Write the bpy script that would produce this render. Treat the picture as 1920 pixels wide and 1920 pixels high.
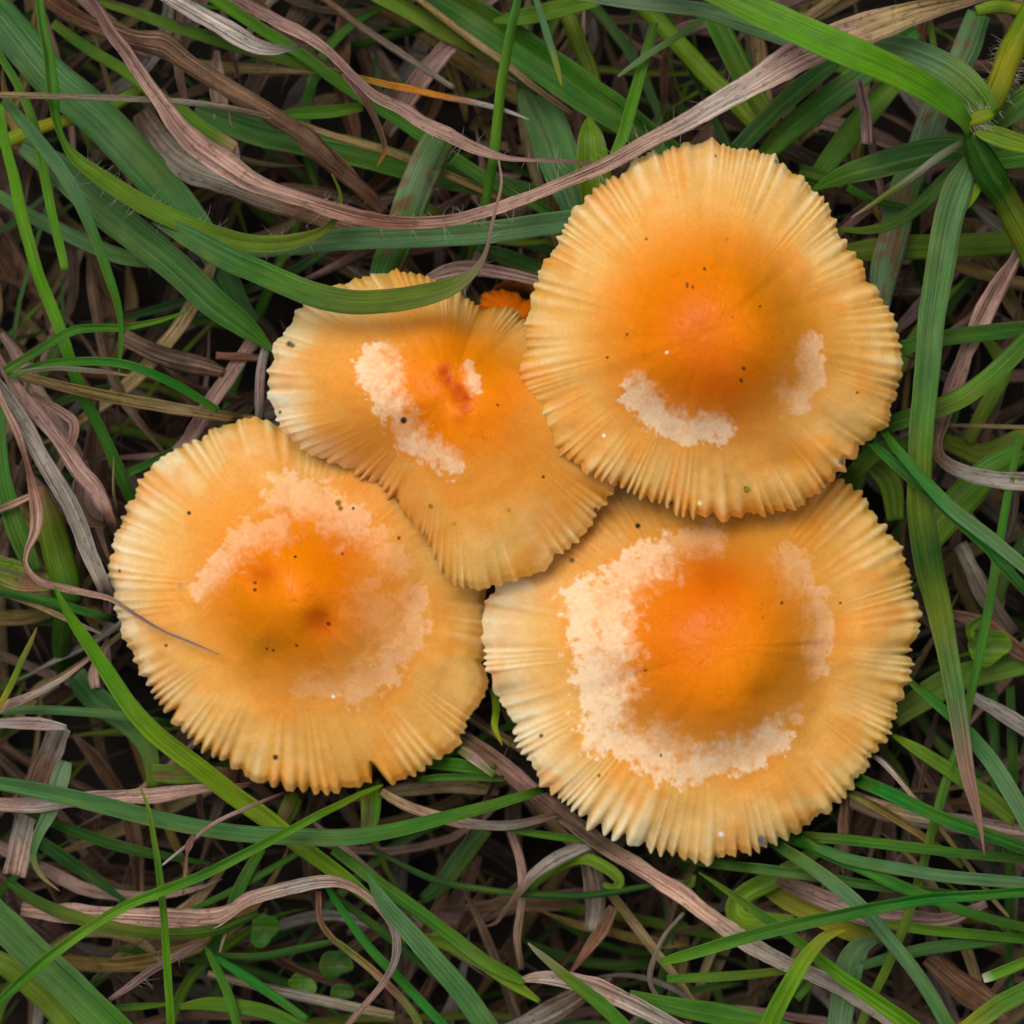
import bpy, math, random
import numpy as np

for o in list(bpy.data.objects):
    bpy.data.objects.remove(o)
scene = bpy.context.scene
COL = scene.collection

# ------------------------------------------------------------------ camera, sky, sun, exposure
CM = 0.01                       # everything below is laid out in centimetres
CAM_H, Z_REF, W_REF = 48.0, 3.5, 12.0
cd = bpy.data.cameras.new('camera')
cam = bpy.data.objects.new('camera', cd)
COL.objects.link(cam)
cam.location = (0, 0, CAM_H * CM)
cam.rotation_euler = (0, 0, 0)
cd.sensor_width = 36.0
cd.lens = 36.0 * (CAM_H - Z_REF) / W_REF
cd.clip_start = 0.01
cd.clip_end = 50.0
cd.dof.use_dof = True
cd.dof.focus_distance = (CAM_H - 4.0) * CM
cd.dof.aperture_fstop = 26.0
scene.camera = cam

SUN_EL, SUN_AZ = math.radians(68), math.radians(-35)     # azimuth from image-up, clockwise
world = bpy.data.worlds.new('World')
scene.world = world
world.use_nodes = True
wn = world.node_tree
for n in list(wn.nodes):
    wn.nodes.remove(n)
sky = wn.nodes.new('ShaderNodeTexSky')
sky.sky_type = 'NISHITA'
sky.sun_disc = False
sky.sun_elevation = SUN_EL
sky.sun_rotation = SUN_AZ
sky.dust_density = 4.0
hsv = wn.nodes.new('ShaderNodeHueSaturation')
hsv.inputs['Saturation'].default_value = 0.10            # thin overcast: nearly grey sky light
bg = wn.nodes.new('ShaderNodeBackground')
bg.inputs['Strength'].default_value = 0.11
wo = wn.nodes.new('ShaderNodeOutputWorld')
wn.links.new(sky.outputs[0], hsv.inputs['Color'])
wn.links.new(hsv.outputs[0], bg.inputs['Color'])
wn.links.new(bg.outputs[0], wo.inputs['Surface'])

sl = bpy.data.lights.new('sun', 'SUN')
sl.energy = 1.5
sl.angle = math.radians(25)
sl.color = (1.0, 0.94, 0.83)
so = bpy.data.objects.new('sun', sl)
COL.objects.link(so)
so.location = (0, 0, 2)
so.rotation_euler = (math.pi / 2 - SUN_EL, 0, -SUN_AZ + math.pi)

scene.render.engine = 'CYCLES'
vs = scene.view_settings
vs.view_transform = 'Standard'
vs.look = 'None'
vs.exposure = 0.0
vs.gamma = 1.0

# ------------------------------------------------------------------ helpers
RNG = np.random.default_rng(7)
random.seed(7)
TAB = RNG.random((256, 256))

def vnoise(x, y):
    x = np.asarray(x, float); y = np.asarray(y, float)
    xi = np.floor(x).astype(int); yi = np.floor(y).astype(int)
    fx = x - xi; fy = y - yi
    fx = fx * fx * (3 - 2 * fx); fy = fy * fy * (3 - 2 * fy)
    a = TAB[xi % 256, yi % 256]; b = TAB[(xi + 1) % 256, yi % 256]
    c = TAB[xi % 256, (yi + 1) % 256]; d = TAB[(xi + 1) % 256, (yi + 1) % 256]
    return (a * (1 - fx) + b * fx) * (1 - fy) + (c * (1 - fx) + d * fx) * fy

def fbm(x, y, oct=4):
    s = 0; a = 0.5; t = 0
    for i in range(oct):
        s = s + a * vnoise(x * 2 ** i + 17.3 * i, y * 2 ** i + 9.1 * i)
        t += a; a *= 0.55
    return s / t

def sstep(a, b, x):
    t = np.clip((x - a) / (b - a), 0, 1)
    return t * t * (3 - 2 * t)

def lin(r, g, b):
    return np.array([((c / 255.0) / 12.92 if c / 255.0 <= 0.04045 else ((c / 255.0 + 0.055) / 1.055) ** 2.4) for c in (r, g, b)])

def P(px, py, z):
    """photo pixel + height above the soil (cm) -> cm"""
    w = W_REF * (CAM_H - z) / (CAM_H - Z_REF)
    px = np.asarray(px, float); py = np.asarray(py, float)
    return (px - 960) / 1920 * w, (960 - py) / 1920 * w

def px2cm(z):
    return W_REF * (CAM_H - z) / (CAM_H - Z_REF) / 1920

def make_mesh(name, verts, faces4, faces3=None, uv=None, col=None, smooth=True):
    """verts in cm"""
    me = bpy.data.meshes.new(name)
    nv = len(verts)
    f4 = np.asarray(faces4, np.int32).reshape(-1, 4)
    f3 = np.asarray(faces3, np.int32).reshape(-1, 3) if faces3 is not None else np.zeros((0, 3), np.int32)
    loops = np.concatenate([f4.ravel(), f3.ravel()])
    starts = np.concatenate([np.arange(len(f4)) * 4, len(f4) * 4 + np.arange(len(f3)) * 3])
    me.vertices.add(nv)
    me.vertices.foreach_set('co', (np.asarray(verts, np.float32) * CM).ravel())
    me.loops.add(len(loops))
    me.loops.foreach_set('vertex_index', loops.astype(np.int32))
    me.polygons.add(len(starts))
    me.polygons.foreach_set('loop_start', starts.astype(np.int32))
    me.polygons.foreach_set('use_smooth', np.full(len(starts), smooth))
    me.update(calc_edges=True)
    if uv is not None:
        ul = me.uv_layers.new(name='UVMap')
        ul.data.foreach_set('uv', np.asarray(uv, np.float32)[loops].ravel())
    if col is not None:
        ca = me.color_attributes.new('Col', 'FLOAT_COLOR', 'POINT')
        c = np.ones((nv, 4), np.float32); c[:, :3] = col
        ca.data.foreach_set('color', c.ravel())
    me.validate()
    return me

def link(name, me, mat, parent=None):
    o = bpy.data.objects.new(name, me)
    COL.objects.link(o)
    if me is not None and mat is not None and not me.materials:
        me.materials.append(mat)
    if parent is not None:
        o.parent = parent
    return o

def tag(o, label, cat, group=None):
    o['label'] = label; o['category'] = cat
    if group: o['group'] = group
    return o

# ------------------------------------------------------------------ materials
def new_mat(name):
    m = bpy.data.materials.new(name)
    m.use_nodes = True
    nt = m.node_tree
    for n in list(nt.nodes):
        nt.nodes.remove(n)
    return m, nt

class NT:
    def __init__(s, nt): s.nt = nt
    def n(s, t, **kw):
        n = s.nt.nodes.new('ShaderNode' + t)
        for k, v in kw.items(): setattr(n, k, v)
        return n
    def l(s, a, b): s.nt.links.new(a, b)
    def math(s, op, a, b=None, c=None):
        n = s.n('Math', operation=op)
        for i, v in enumerate((a, b, c)):
            if v is None: continue
            if hasattr(v, 'links'): s.l(v, n.inputs[i])
            else: n.inputs[i].default_value = v
        return n.outputs[0]
    def noise(s, vec, scale, detail=3, rough=0.55):
        n = s.n('TexNoise')
        n.inputs['Scale'].default_value = scale
        n.inputs['Detail'].default_value = detail
        n.inputs['Roughness'].default_value = rough
        if vec is not None: s.l(vec, n.inputs['Vector'])
        return n.outputs[0]
    def rng(s, v, a, b, c, d):
        n = s.n('MapRange')
        s.l(v, n.inputs[0])
        for i, x in enumerate((a, b, c, d)): n.inputs[i + 1].default_value = x
        return n.outputs[0]
    def scalecol(s, col, f):
        n = s.n('VectorMath', operation='SCALE')
        s.l(col, n.inputs[0]); s.l(f, n.inputs['Scale'])
        return n.outputs[0]
    def mix(s, f, a, b, mode='MIX'):
        n = s.n('Mix', data_type='RGBA', blend_type=mode)
        for i, v in ((0, f), (6, a), (7, b)):
            if hasattr(v, 'links'): s.l(v, n.inputs[i])
            elif isinstance(v, (int, float)): n.inputs[i].default_value = v
            else: n.inputs[i].default_value = (*v, 1)
        return n.outputs[2]

def blade_mat(name, dry):
    m, nt = new_mat(name); N = NT(nt)
    uv = N.n('UVMap').outputs[0]
    sep = N.n('SeparateXYZ'); N.l(uv, sep.inputs[0])
    col = N.n('Attribute', attribute_name='Col').outputs['Color']
    def vec(sx, sy):
        c = N.n('CombineXYZ')
        N.l(N.math('MULTIPLY', sep.outputs[0], sx), c.inputs[0])
        N.l(N.math('MULTIPLY', sep.outputs[1], sy), c.inputs[1])
        return c.outputs[0]
    vein = N.noise(vec(5.5 if not dry else 4.0, 0.25 if not dry else 0.5), 1.0, 3, 0.65)
    vein2 = N.noise(vec(19.0, 0.35), 1.0, 2, 0.6)
    mot = N.noise(vec(0.8, 2.2), 1.0, 4, 0.6)
    spk = N.noise(vec(3.0, 9.0), 1.0, 3, 0.6)
    if dry:
        f = N.math('MULTIPLY', N.rng(vein, 0.33, 0.67, 0.35, 1.45), N.rng(mot, 0.3, 0.7, 0.65, 1.3))
        f = N.math('MULTIPLY', f, N.rng(vein2, 0.35, 0.65, 0.6, 1.35))
        f = N.math('MULTIPLY', f, N.rng(spk, 0.32, 0.44, 0.4, 1.0))
        c = N.scalecol(col, N.math('MULTIPLY', f, 1.12))
        pal = N.math('MULTIPLY', N.rng(vein2, 0.50, 0.66, 0, 0.55), N.rng(mot, 0.42, 0.62, 0.15, 1.0))
        c = N.mix(pal, c, (0.46, 0.38, 0.32))
        red = N.math('MULTIPLY', N.rng(vein, 0.30, 0.44, 0.5, 0.0), N.rng(mot, 0.40, 0.60, 1.0, 0.2))
        c = N.mix(red, c, (0.13, 0.035, 0.022))
        edge = N.rng(N.math('ABSOLUTE', sep.outputs[0]), 0.82, 0.97, 0, 0.45)
        c = N.mix(edge, c, N.mix(0.5, c, (0.42, 0.30, 0.24)))
    else:
        f = N.math('MULTIPLY', N.rng(vein, 0.3, 0.7, 0.70, 1.30), N.rng(mot, 0.3, 0.7, 0.78, 1.22))
        f = N.math('MULTIPLY', f, N.rng(vein2, 0.35, 0.65, 0.60, 1.38))
        c = N.scalecol(col, f)
        yel = N.rng(N.noise(vec(0.5, 0.9), 1.0, 3, 0.6), 0.48, 0.68, 0.0, 0.40)
        c = N.mix(yel, c, N.mix(0.6, c, (0.24, 0.24, 0.03)))
        mid = N.rng(N.math('ABSOLUTE', sep.outputs[0]), 0.02, 0.10, 0.35, 0.0)
        c = N.mix(mid, c, N.mix(0.5, c, (0.20, 0.26, 0.04)))
        edge = N.rng(N.math('ABSOLUTE', sep.outputs[0]), 0.93, 0.99, 0, 0.5)
        c = N.mix(edge, c, N.mix(0.5, c, (0.26, 0.20, 0.13)))
        spot = N.rng(spk, 0.70, 0.74, 0, 0.4)
        c = N.mix(spot, c, (0.22, 0.26, 0.06))
    bs = N.n('BsdfPrincipled')
    N.l(c, bs.inputs['Base Color'])
    bs.inputs['Roughness'].default_value = 0.75 if dry else 0.42
    bs.inputs['Specular IOR Level'].default_value = 0.15 if dry else 0.22
    bump = N.n('Bump')
    bump.inputs['Strength'].default_value = 0.9 if dry else 0.7
    bump.inputs['Distance'].default_value = 0.00025 if dry else 0.00015
    N.l(N.math('ADD', vein, N.math('MULTIPLY', vein2, 0.8)), bump.inputs['Height'])
    N.l(bump.outputs[0], bs.inputs['Normal'])
    tr = N.n('BsdfTranslucent'); N.l(c, tr.inputs['Color'])
    mx = N.n('MixShader'); mx.inputs[0].default_value = 0.10 if dry else 0.22
    N.l(bs.outputs[0], mx.inputs[1]); N.l(tr.outputs[0], mx.inputs[2])
    out = N.n('OutputMaterial'); N.l(mx.outputs[0], out.inputs['Surface'])
    return m

GREEN = blade_mat('fresh grass', False)
DRY = blade_mat('dead grass', True)

def cap_mat():
    m, nt = new_mat('waxy cap'); N = NT(nt)
    col = N.n('Attribute', attribute_name='Col').outputs['Color']
    tc = N.n('TexCoord').outputs['Object']
    g1 = N.noise(tc, 2600, 3, 0.6); g2 = N.noise(tc, 500, 3, 0.6)
    f = N.math('MULTIPLY', N.rng(g1, 0.3, 0.7, 0.95, 1.05), N.rng(g2, 0.3, 0.7, 0.98, 1.02))
    c = N.scalecol(col, f)
    bs = N.n('BsdfPrincipled')
    N.l(c, bs.inputs['Base Color'])
    bs.inputs['Roughness'].default_value = 0.40
    bs.inputs['Specular IOR Level'].default_value = 0.13
    bs.inputs['Subsurface Weight'].default_value = 0.5
    bs.inputs['Subsurface Radius'].default_value = (1.0, 0.45, 0.15)
    bs.inputs['Subsurface Scale'].default_value = 0.0011
    bump = N.n('Bump'); bump.inputs['Strength'].default_value = 0.25; bump.inputs['Distance'].default_value = 0.00008
    N.l(N.math('ADD', g1, N.math('MULTIPLY', g2, 1.5)), bump.inputs['Height'])
    N.l(bump.outputs[0], bs.inputs['Normal'])
    out = N.n('OutputMaterial'); N.l(bs.outputs[0], out.inputs['Surface'])
    return m
CAP = cap_mat()

def plain(name, col, rough=0.7, nscale=300, amp=0.35, sss=0.0):
    m, nt = new_mat(name); N = NT(nt)
    tc = N.n('TexCoord').outputs['Object']
    f = N.rng(N.noise(tc, nscale, 4, 0.6), 0.3, 0.7, 1 - amp, 1 + amp)
    rgb = N.n('RGB'); rgb.outputs[0].default_value = (*col, 1)
    bs = N.n('BsdfPrincipled'); N.l(N.scalecol(rgb.outputs[0], f), bs.inputs['Base Color'])
    bs.inputs['Roughness'].default_value = rough
    bs.inputs['Subsurface Weight'].default_value = sss
    bs.inputs['Subsurface Scale'].default_value = 0.001
    bs.inputs['Specular IOR Level'].default_value = 0.25
    out = N.n('OutputMaterial'); N.l(bs.outputs[0], out.inputs['Surface'])
    return m
FLESH = plain('pale gill flesh', (0.72, 0.45, 0.16), 0.6, 400, 0.15, 0.2)
STEMM = plain('mushroom stem', (0.66, 0.36, 0.11), 0.55, 500, 0.2, 0.2)
SOIL = plain('dark soil', (0.010, 0.007, 0.005), 0.95, 220, 0.6)
HAIR = plain('pale plant hair', (0.42, 0.38, 0.32), 0.6, 300, 0.1)
# ------------------------------------------------------------------ soil
def build_soil():
    n = 90
    g = np.linspace(-45, 45, n)
    g = np.sign(g) * (np.abs(g) / 45) ** 1.6 * 45
    X, Y = np.meshgrid(g, g, indexing='ij')
    Z = 0.5 * (fbm(X * 0.35 + 40, Y * 0.35 + 40, 4) - 0.5) - 1.7
    i = np.arange(n * n).reshape(n, n)
    f = np.stack([i[:-1, :-1], i[1:, :-1], i[1:, 1:], i[:-1, 1:]], -1).reshape(-1, 4)
    o = link('ground', make_mesh('ground', np.stack([X, Y, Z], -1).reshape(-1, 3), f), SOIL)
    o['kind'] = 'structure'
build_soil()

# ------------------------------------------------------------------ mushrooms
CAPS = {}
C_UMBO = lin(238, 134, 0); C_MID = lin(234, 156, 62); C_YEL = lin(230, 168, 76)
C_RIM = lin(236, 198, 130); C_WHITE = lin(240, 226, 196); C_PATCH = lin(254, 216, 176); C_GROOVE = lin(212, 152, 48)

def stroke_mask(X, Y, ax, ay, strokes, seed):
    m = np.zeros_like(X)
    nz = fbm(X / 15 + seed, Y / 15 + seed * 1.7, 5) - 0.5
    nz2 = fbm(X / 6 + seed, Y / 6, 3) - 0.5
    for pts, rad, st in strokes:
        pts = np.array(pts, float)
        best = np.full(X.shape, 1e9); outer = np.zeros(X.shape)
        if len(pts) == 1: pts = np.vstack([pts, pts + 0.1])
        for a, b in zip(pts[:-1], pts[1:]):
            ab = b - a
            t = np.clip(((X - a[0]) * ab[0] + (Y - a[1]) * ab[1]) / (ab @ ab), 0, 1)
            qx, qy = a[0] + t * ab[0], a[1] + t * ab[1]
            d = np.hypot(X - qx, Y - qy)
            k = d < best
            best[k] = d[k]
            outer[k] = (np.hypot(X - ax, Y - ay) - np.hypot(qx - ax, qy - ay))[k]
        f = 1 - best / rad
        f = f + nz * 1.25 + nz2 * 0.45
        crisp = sstep(-0.35, 0.25, outer / rad)
        lo = 0.28 - 0.28 * (1 - crisp); hi = lo + 0.20 + 0.75 * (1 - crisp)
        m = np.maximum(m, st * np.clip((f - lo) / (hi - lo), 0, 1))
    nz3 = fbm(X / 40 + seed * 3, Y / 40, 3)
    return m * (0.62 + 0.6 * nz2 + 0.3 * nz + 0.55 * nz3)

def make_mushroom(key, outline, apex, z_apex, rim_z, label, N_str=96, bumps=(), strokes=(), orange=(), deep=(), specks=(),
                  umbo=(0.50, 0.36, 2.2), seed=1.0, white=(180, 70, 0.6), tooth=1.0, notches=(), stem_foot=(0, 0), nth=840, nr=150, folds=(), rimdull=0.0, ruffle=0.03, rimpale=1.0):
    ax, ay = apex
    ol = np.array(outline, float)
    th = np.arctan2(ay - ol[:, 1], ol[:, 0] - ax)
    rr = np.hypot(ol[:, 0] - ax, ol[:, 1] - ay)
    k = np.argsort(th); th = th[k]; rr = rr[k]
    thx = np.concatenate([th - 2 * np.pi, th, th + 2 * np.pi]); rx = np.tile(rr, 3)
    TH = np.arange(nth) / nth * 2 * np.pi - np.pi
    R = np.interp(TH, thx, rx)
    ker = np.exp(-np.linspace(-2, 2, 13) ** 2); ker /= ker.sum()
    R = np.convolve(np.concatenate([R[-6:], R, R[:6]]), ker, 'valid')
    ra = np.array(rim_z, float); a = np.radians(ra[:, 0]); a = np.mod(a + np.pi, 2 * np.pi) - np.pi
    k = np.argsort(a); a = a[k]; zz = ra[k, 1]
    # smooth periodic interpolation of the rim height
    ax3 = np.concatenate([a - 2 * np.pi, a, a + 2 * np.pi]); z3 = np.tile(zz, 3)
    ZR = np.interp(TH, ax3, z3)
    kk = np.exp(-np.linspace(-2, 2, 61) ** 2); kk /= kk.sum()
    ZR = np.convolve(np.concatenate([ZR[-30:], ZR, ZR[:30]]), kk, 'valid')
    # radial ribs: uneven spacing, some forking
    def ribs(ts):
        c, s_ = np.cos(TH), np.sin(TH)
        warp = 6.5 * (fbm(c * 2.0 + seed * 3, s_ * 2.0 + 5, 3) - 0.5) + 1.5 * (vnoise(c * 9 + seed, s_ * 9 + 3) - 0.5)
        out = np.zeros((len(TH), len(ts)))
        for j, t in enumerate(ts):
            wob = 1.0 * (fbm(c * 13 + seed + t * 1.8, s_ * 13 + t * 1.4, 2) - 0.5)
            ph = N_str * TH / 2 + warp * N_str / 90 * 3 + wob
            r1 = 1 - np.abs(np.cos(ph)) ** 2.6
            r2 = 1 - np.abs(np.cos(ph * 2 + 1.0)) ** 2
            mixn = sstep(0.40, 0.65, vnoise(c * 6 + 11 + seed, s_ * 6 + t * 1.0))
            per = vnoise(ph / np.pi + 0.5, 0 * ph + seed)
            out[:, j] = (r1 * (1 - 0.35 * mixn) + 0.35 * mixn * r2) * (0.45 + 0.8 * per)
        return out
    ts = np.concatenate([[0.006], np.linspace(0.012, 1, nr - 1)])
    RB = ribs(ts)
    amp_th = 0.55 + 0.9 * fbm(np.cos(TH) * 2.2 + seed, np.sin(TH) * 2.2 + seed, 2)
    # toothed outline: teeth follow the ribs
    tooth_n = vnoise(np.cos(TH) * 22 + seed, np.sin(TH) * 22)
    rim_rib = RB[:, -1]
    tfac = sstep(-20, -120, np.degrees(TH)) * sstep(-178, -120, np.degrees(TH)) if True else 0
    fine = vnoise(np.cos(TH) * 60 + seed, np.sin(TH) * 60 + 2)
    wave = 12 * (fbm(np.cos(TH) * 7 + seed, np.sin(TH) * 7 + seed, 2) - .5)
    dR = tooth * (3.0 * (rim_rib - 0.6) + 8.0 * (tooth_n - 0.5) + 6.0 * (fine - .5) - 9.0 * (0.25 + tfac) * (1 - rim_rib) ** 2)
    for ang, wdt, dep in notches:
        d = np.abs(np.mod(np.degrees(TH) - ang + 180, 360) - 180)
        dR = dR - dep * np.clip(1 - d / wdt, 0, 1)
    RF = ts[None, :] * (R[:, None] + wave[:, None] * sstep(0.6, 1.0, ts)[None, :] + dR[:, None] * sstep(0.86, 1.0, ts)[None, :])
    PX = ax + RF * np.cos(TH)[:, None]
    PY = ay - RF * np.sin(TH)[:, None]
    T = np.broadcast_to(ts[None, :], PX.shape)
    rx_w, ry_w = P(ax + R * np.cos(TH), ay - R * np.sin(TH), ZR)
    ax_w, ay_w = P(ax, ay, z_apex)
    TX = RF / R[:, None]
    X = ax_w + TX * (rx_w - ax_w)[:, None]
    Y = ay_w + TX * (ry_w - ay_w)[:, None]
    u_a, u_s, u_p, u_e = (*umbo, 2.5)[:4]
    h = u_a * np.exp(-(ts / u_s) ** u_e) + (1 - u_a) * (1 - ts ** u_p)
    h = (h - h[-1]) / (h[0] - h[-1])
    Z = ZR[:, None] * (1 - h)[None, :] + z_apex * h[None, :]
    for bx, by, br, ba in bumps:
        Z = Z + ba * np.exp(-((PX - bx) ** 2 + (PY - by) ** 2) / br ** 2)
    Z = Z + 0.14 * sstep(.2, .7, ts)[None] * (fbm(PX / 120 + seed, PY / 120 + seed, 3) - 0.5) + 0.02 * (fbm(PX / 26 + seed, PY / 26, 3) - 0.5)
    wv = fbm(np.cos(TH) * 2.6 + seed * 2, np.sin(TH) * 2.6 + seed, 3) - 0.5
    Z = Z + (sstep(0.55, 1.0, ts) ** 1.3)[None, :] * wv[:, None] * 0.30
    ruf = fbm(np.cos(TH) * 9 + seed, np.sin(TH) * 9 + 7, 2) - .5
    Z = Z + ruffle * 4 * (sstep(.72, 1, ts) ** 1.5)[None] * ruf[:, None]
    start = 0.64 + 0.24 * (fbm(np.cos(TH) * 5 + seed, np.sin(TH) * 5, 3) - 0.5) * 2
    ramp = np.clip((T - start[:, None]) / (1 - start[:, None]), 0, 1)
    A = 0.025 * ramp ** 0.8 * amp_th[:, None] * (0.25 + 1.4 * fbm(PX / 34 + 3, PY / 34 + seed, 2))
    Z = Z + A * (RB - 0.6)
    Z = Z - 0.004 * sstep(.85, 1.0, 1 - np.abs(2 * fbm(PX / 30 + seed * 2, PY / 30 + 8, 3) - 1) * 2.2) * (1 - sstep(.3, .6, ts))[None]
    Z = Z - 0.05 * sstep(0.955, 1.0, ts)[None, :]
    # ---------------- pigment, with rim light and boss shade painted in
    warpx = PX + 26 * (fbm(PX / 60 + seed, PY / 60, 3) - 0.5); warpy = PY + 26 * (fbm(PX / 60, PY / 60 + seed + 9, 3) - 0.5)
    ox, oy, orad = orange
    Rm = R.mean()
    d = np.hypot(warpx - ox, warpy - oy) / orad
    col = np.empty(PX.shape + (3,))
    w1 = (1 - sstep(0.50, 1.18, d))[..., None]
    tt = T[..., None]
    base = C_MID * (1 - sstep(0.45, 0.8, tt)) + C_YEL * sstep(0.45, 0.8, tt)
    pale = rimpale * (sstep(0.52, 0.95, T) * (0.55 + 0.75 * (fbm(PX / 45 + seed, PY / 45 + 4, 3) - 0.2)))[..., None]
    base = base * (1 - np.clip(pale, 0, 1)) + C_RIM * np.clip(pale, 0, 1)
    wa, ws, wst = white
    dth = np.abs(np.mod(np.degrees(TH) - wa + 180, 360) - 180)
    wm = (np.exp(-(dth / ws) ** 2)[:, None] * sstep(0.72, 1.0, T) * wst)[..., None]  # brighter light-facing side of the rim, painted whiter
    base = base * (1 - wm) + C_WHITE * wm
    # yellow-olive watery zones between ribs and blotches further in
    gro = (ramp * (1 - RB) * (0.45 + 0.8 * fbm(PX / 25 + seed, PY / 25, 2)))[..., None]
    gro = np.clip(gro * 1.1 * (1 - 0.5 * wm), 0, 0.85)
    base = base * (1 - gro) + C_GROOVE * gro
    ridge = (ramp * np.clip(RB - 0.7, 0, 1) * 1.4)[..., None] * (0.35 + 0.65 * fbm(PX / 18 + seed, PY / 18 + 2, 3)[..., None])
    base = base * (1 - ridge * 0.55) + C_WHITE * ridge * 0.55
    wat = sstep(0.48, 0.72, fbm(PX / 70 + seed * 2, PY / 70 + 31, 3))[..., None] * 0.5
    base = base * (1 - wat) + lin(236, 150, 48) * wat
    if rimdull:
        e = (sstep(0.90, 1.0, T) * rimdull * (-np.sin(TH) > 0.2)[:, None])[..., None]
        base = base * (1 - e) + lin(206, 120, 30) * e
    col = base * (1 - w1) + C_UMBO * w1
    for px_, py_, pr, ps in deep:
        q = (ps * np.exp(-((warpx - px_) ** 2 + (warpy - py_) ** 2) / pr ** 2))[..., None]
        col = col * (1 - q) + lin(198, 70, 6) * q
    for px_, py_, pr, ps in folds:      # darker ochre zones, several along overlapping caps
        q = (ps * np.exp(-((warpx - px_) ** 2 + (warpy - py_) ** 2) / pr ** 2))[..., None]
        col = col * (1 - q) + lin(206, 132, 20) * q
    wrn = fbm(PX / 30 + seed * 2, PY / 30 + 8, 3); wr = sstep(.90, 1.0, 1 - np.abs(2 * wrn - 1) * 2.2) * sstep(.42, .62, fbm(PX / 60 + 5, PY / 60 + seed, 2)) * (1 - sstep(.3, .6, T))
    col = col * (1 - .28 * wr)[..., None] + lin(206, 90, 6) * (.28 * wr)[..., None]
    m = np.clip(stroke_mask(PX, PY, ax, ay, strokes, seed), 0, 1)[..., None]
    col = col * (1 - m) + C_PATCH * m
    # fine fibres, freckles and debris stains
    fib = fbm(PX / 9 + seed, PY / 9, 3)
    col = col * (1 + 0.08 * (fib - 0.5))[..., None]
    fr = sstep(0.80, 0.86, fbm(PX / 4.0 + seed * 5, PY / 4.0, 2)) * sstep(0.5, 0.75, fbm(PX / 70 + 60, PY / 70 + seed, 2)) * (1 - sstep(0.3, 0.6, T))
    col = col * (1 - 0.5 * fr)[..., None] + (lin(120, 60, 10) * 0.5) * fr[..., None]
    for sx, sy, sr, sc in specks:
        q = (1 - sstep(0.6, 1.25, np.hypot(PX - sx, PY - sy) / sr))[..., None]
        col = col * (1 - q) + lin(*sc) * q
    # ---------------- closed solid: top, lip, thin underside
    und_t = np.array([0.990, 0.93, 0.8, 0.62, 0.42, 0.22, 0.06])
    jj = np.array([np.argmin(np.abs(ts - q)) for q in und_t])
    thick = 0.03 + 0.52 * (1 - und_t) ** 1.3
    Zs = Z.copy()
    XU = X[:, jj]; YU = Y[:, jj]
    ZU = Zs[:, jj] - thick[None, :]
    XA = np.concatenate([X, XU], 1); YA = np.concatenate([Y, YU], 1); ZA = np.concatenate([Z, ZU], 1)
    nra = XA.shape[1]
    V = np.stack([XA, YA, ZA], -1).reshape(-1, 3)
    CU = np.broadcast_to(lin(230, 176, 90), (nth, len(und_t), 3))
    CC = np.concatenate([col, CU], 1).reshape(-1, 3)
    idx = np.arange(nth * nra).reshape(nth, nra)
    nx = np.roll(idx, -1, 0)
    F = np.stack([idx[:, :-1], idx[:, 1:], nx[:, 1:], nx[:, :-1]], -1).reshape(-1, 4)
    V = np.vstack([V, [[ax_w, ay_w, Z[:, 0].mean()], [ax_w, ay_w, ZU[:, -1].mean()]]])
    CC = np.vstack([CC, col[0, 0][None], CU[0, 0][None]])
    c0, c1 = len(V) - 2, len(V) - 1
    F3 = np.vstack([np.stack([np.full(nth, c0), idx[:, 0], nx[:, 0]], -1), np.stack([np.full(nth, c1), nx[:, -1], idx[:, -1]], -1)])
    fx, fy = ax_w + stem_foot[0], ay_w + stem_foot[1]
    root = link('mushroom', None, None)
    root.location = (fx * CM, fy * CM, -0.016)
    tag(root, label, 'mushroom', 'cluster of orange waxy mushrooms')
    off = np.array([fx, fy, -1.6])
    link('cap', make_mesh('cap', V - off, F, F3, None, np.clip(CC, 0, 1)), CAP, root)
    # gills: thin radial plates under the cap
    ng = 64
    gv, gf = [], []
    tg = np.array([0.90, 0.8, 0.6, 0.4, 0.2, 0.1])
    jg = [int(np.argmin(np.abs(ts - q))) for q in tg]
    for i in range(ng):
        ii = int(i / ng * nth)
        for q, j in zip(tg, jg):
            x = ax_w + q * (rx_w[ii] - ax_w); y = ay_w + q * (ry_w[ii] - ay_w)
            zt = Z[ii, j] - (0.03 + 0.52 * (1 - q) ** 1.3) + 0.01
            dep = 0.30 * math.sin(math.pi * min(1, (1 - q) * 1.1)) ** 0.7 + 0.02
            nxn, nyn = -math.sin(TH[ii]) * 0.012, math.cos(TH[ii]) * 0.012
            gv += [(x - nxn, y - nyn, zt), (x + nxn, y + nyn, zt), (x, y, zt - dep)]
        b = i * 18
        for s in range(5):
            p, n2 = b + s * 3, b + s * 3 + 3
            gf += [(p, p + 2, n2 + 2, n2), (p + 1, n2 + 1, n2 + 2, p + 2)]
    link('gills', make_mesh('gills', np.array(gv) - off, gf, smooth=False), FLESH, root)
    # stem
    zt = ZU[:, -1].min() + 0.05
    ns, nc = 26, 20
    sv = []
    for i in range(ns):
        s = i / (ns - 1)
        z = zt * (1 - s) - 1.9 * s
        e = s * s * (3 - 2 * s)
        x = ax_w + stem_foot[0] * e; y = ay_w + stem_foot[1] * e
        r = 0.27 + 0.16 * math.exp(-s * 9) - 0.04 * s
        for j in range(nc):
            a_ = j / nc * 2 * math.pi
            q = r * (1 + 0.10 * (vnoise(a_ * 2.5 + seed, s * 2) - 0.5) + 0.05 * math.sin(a_ * 7))
            sv.append((x + q * math.cos(a_), y + q * math.sin(a_), z))
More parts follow.
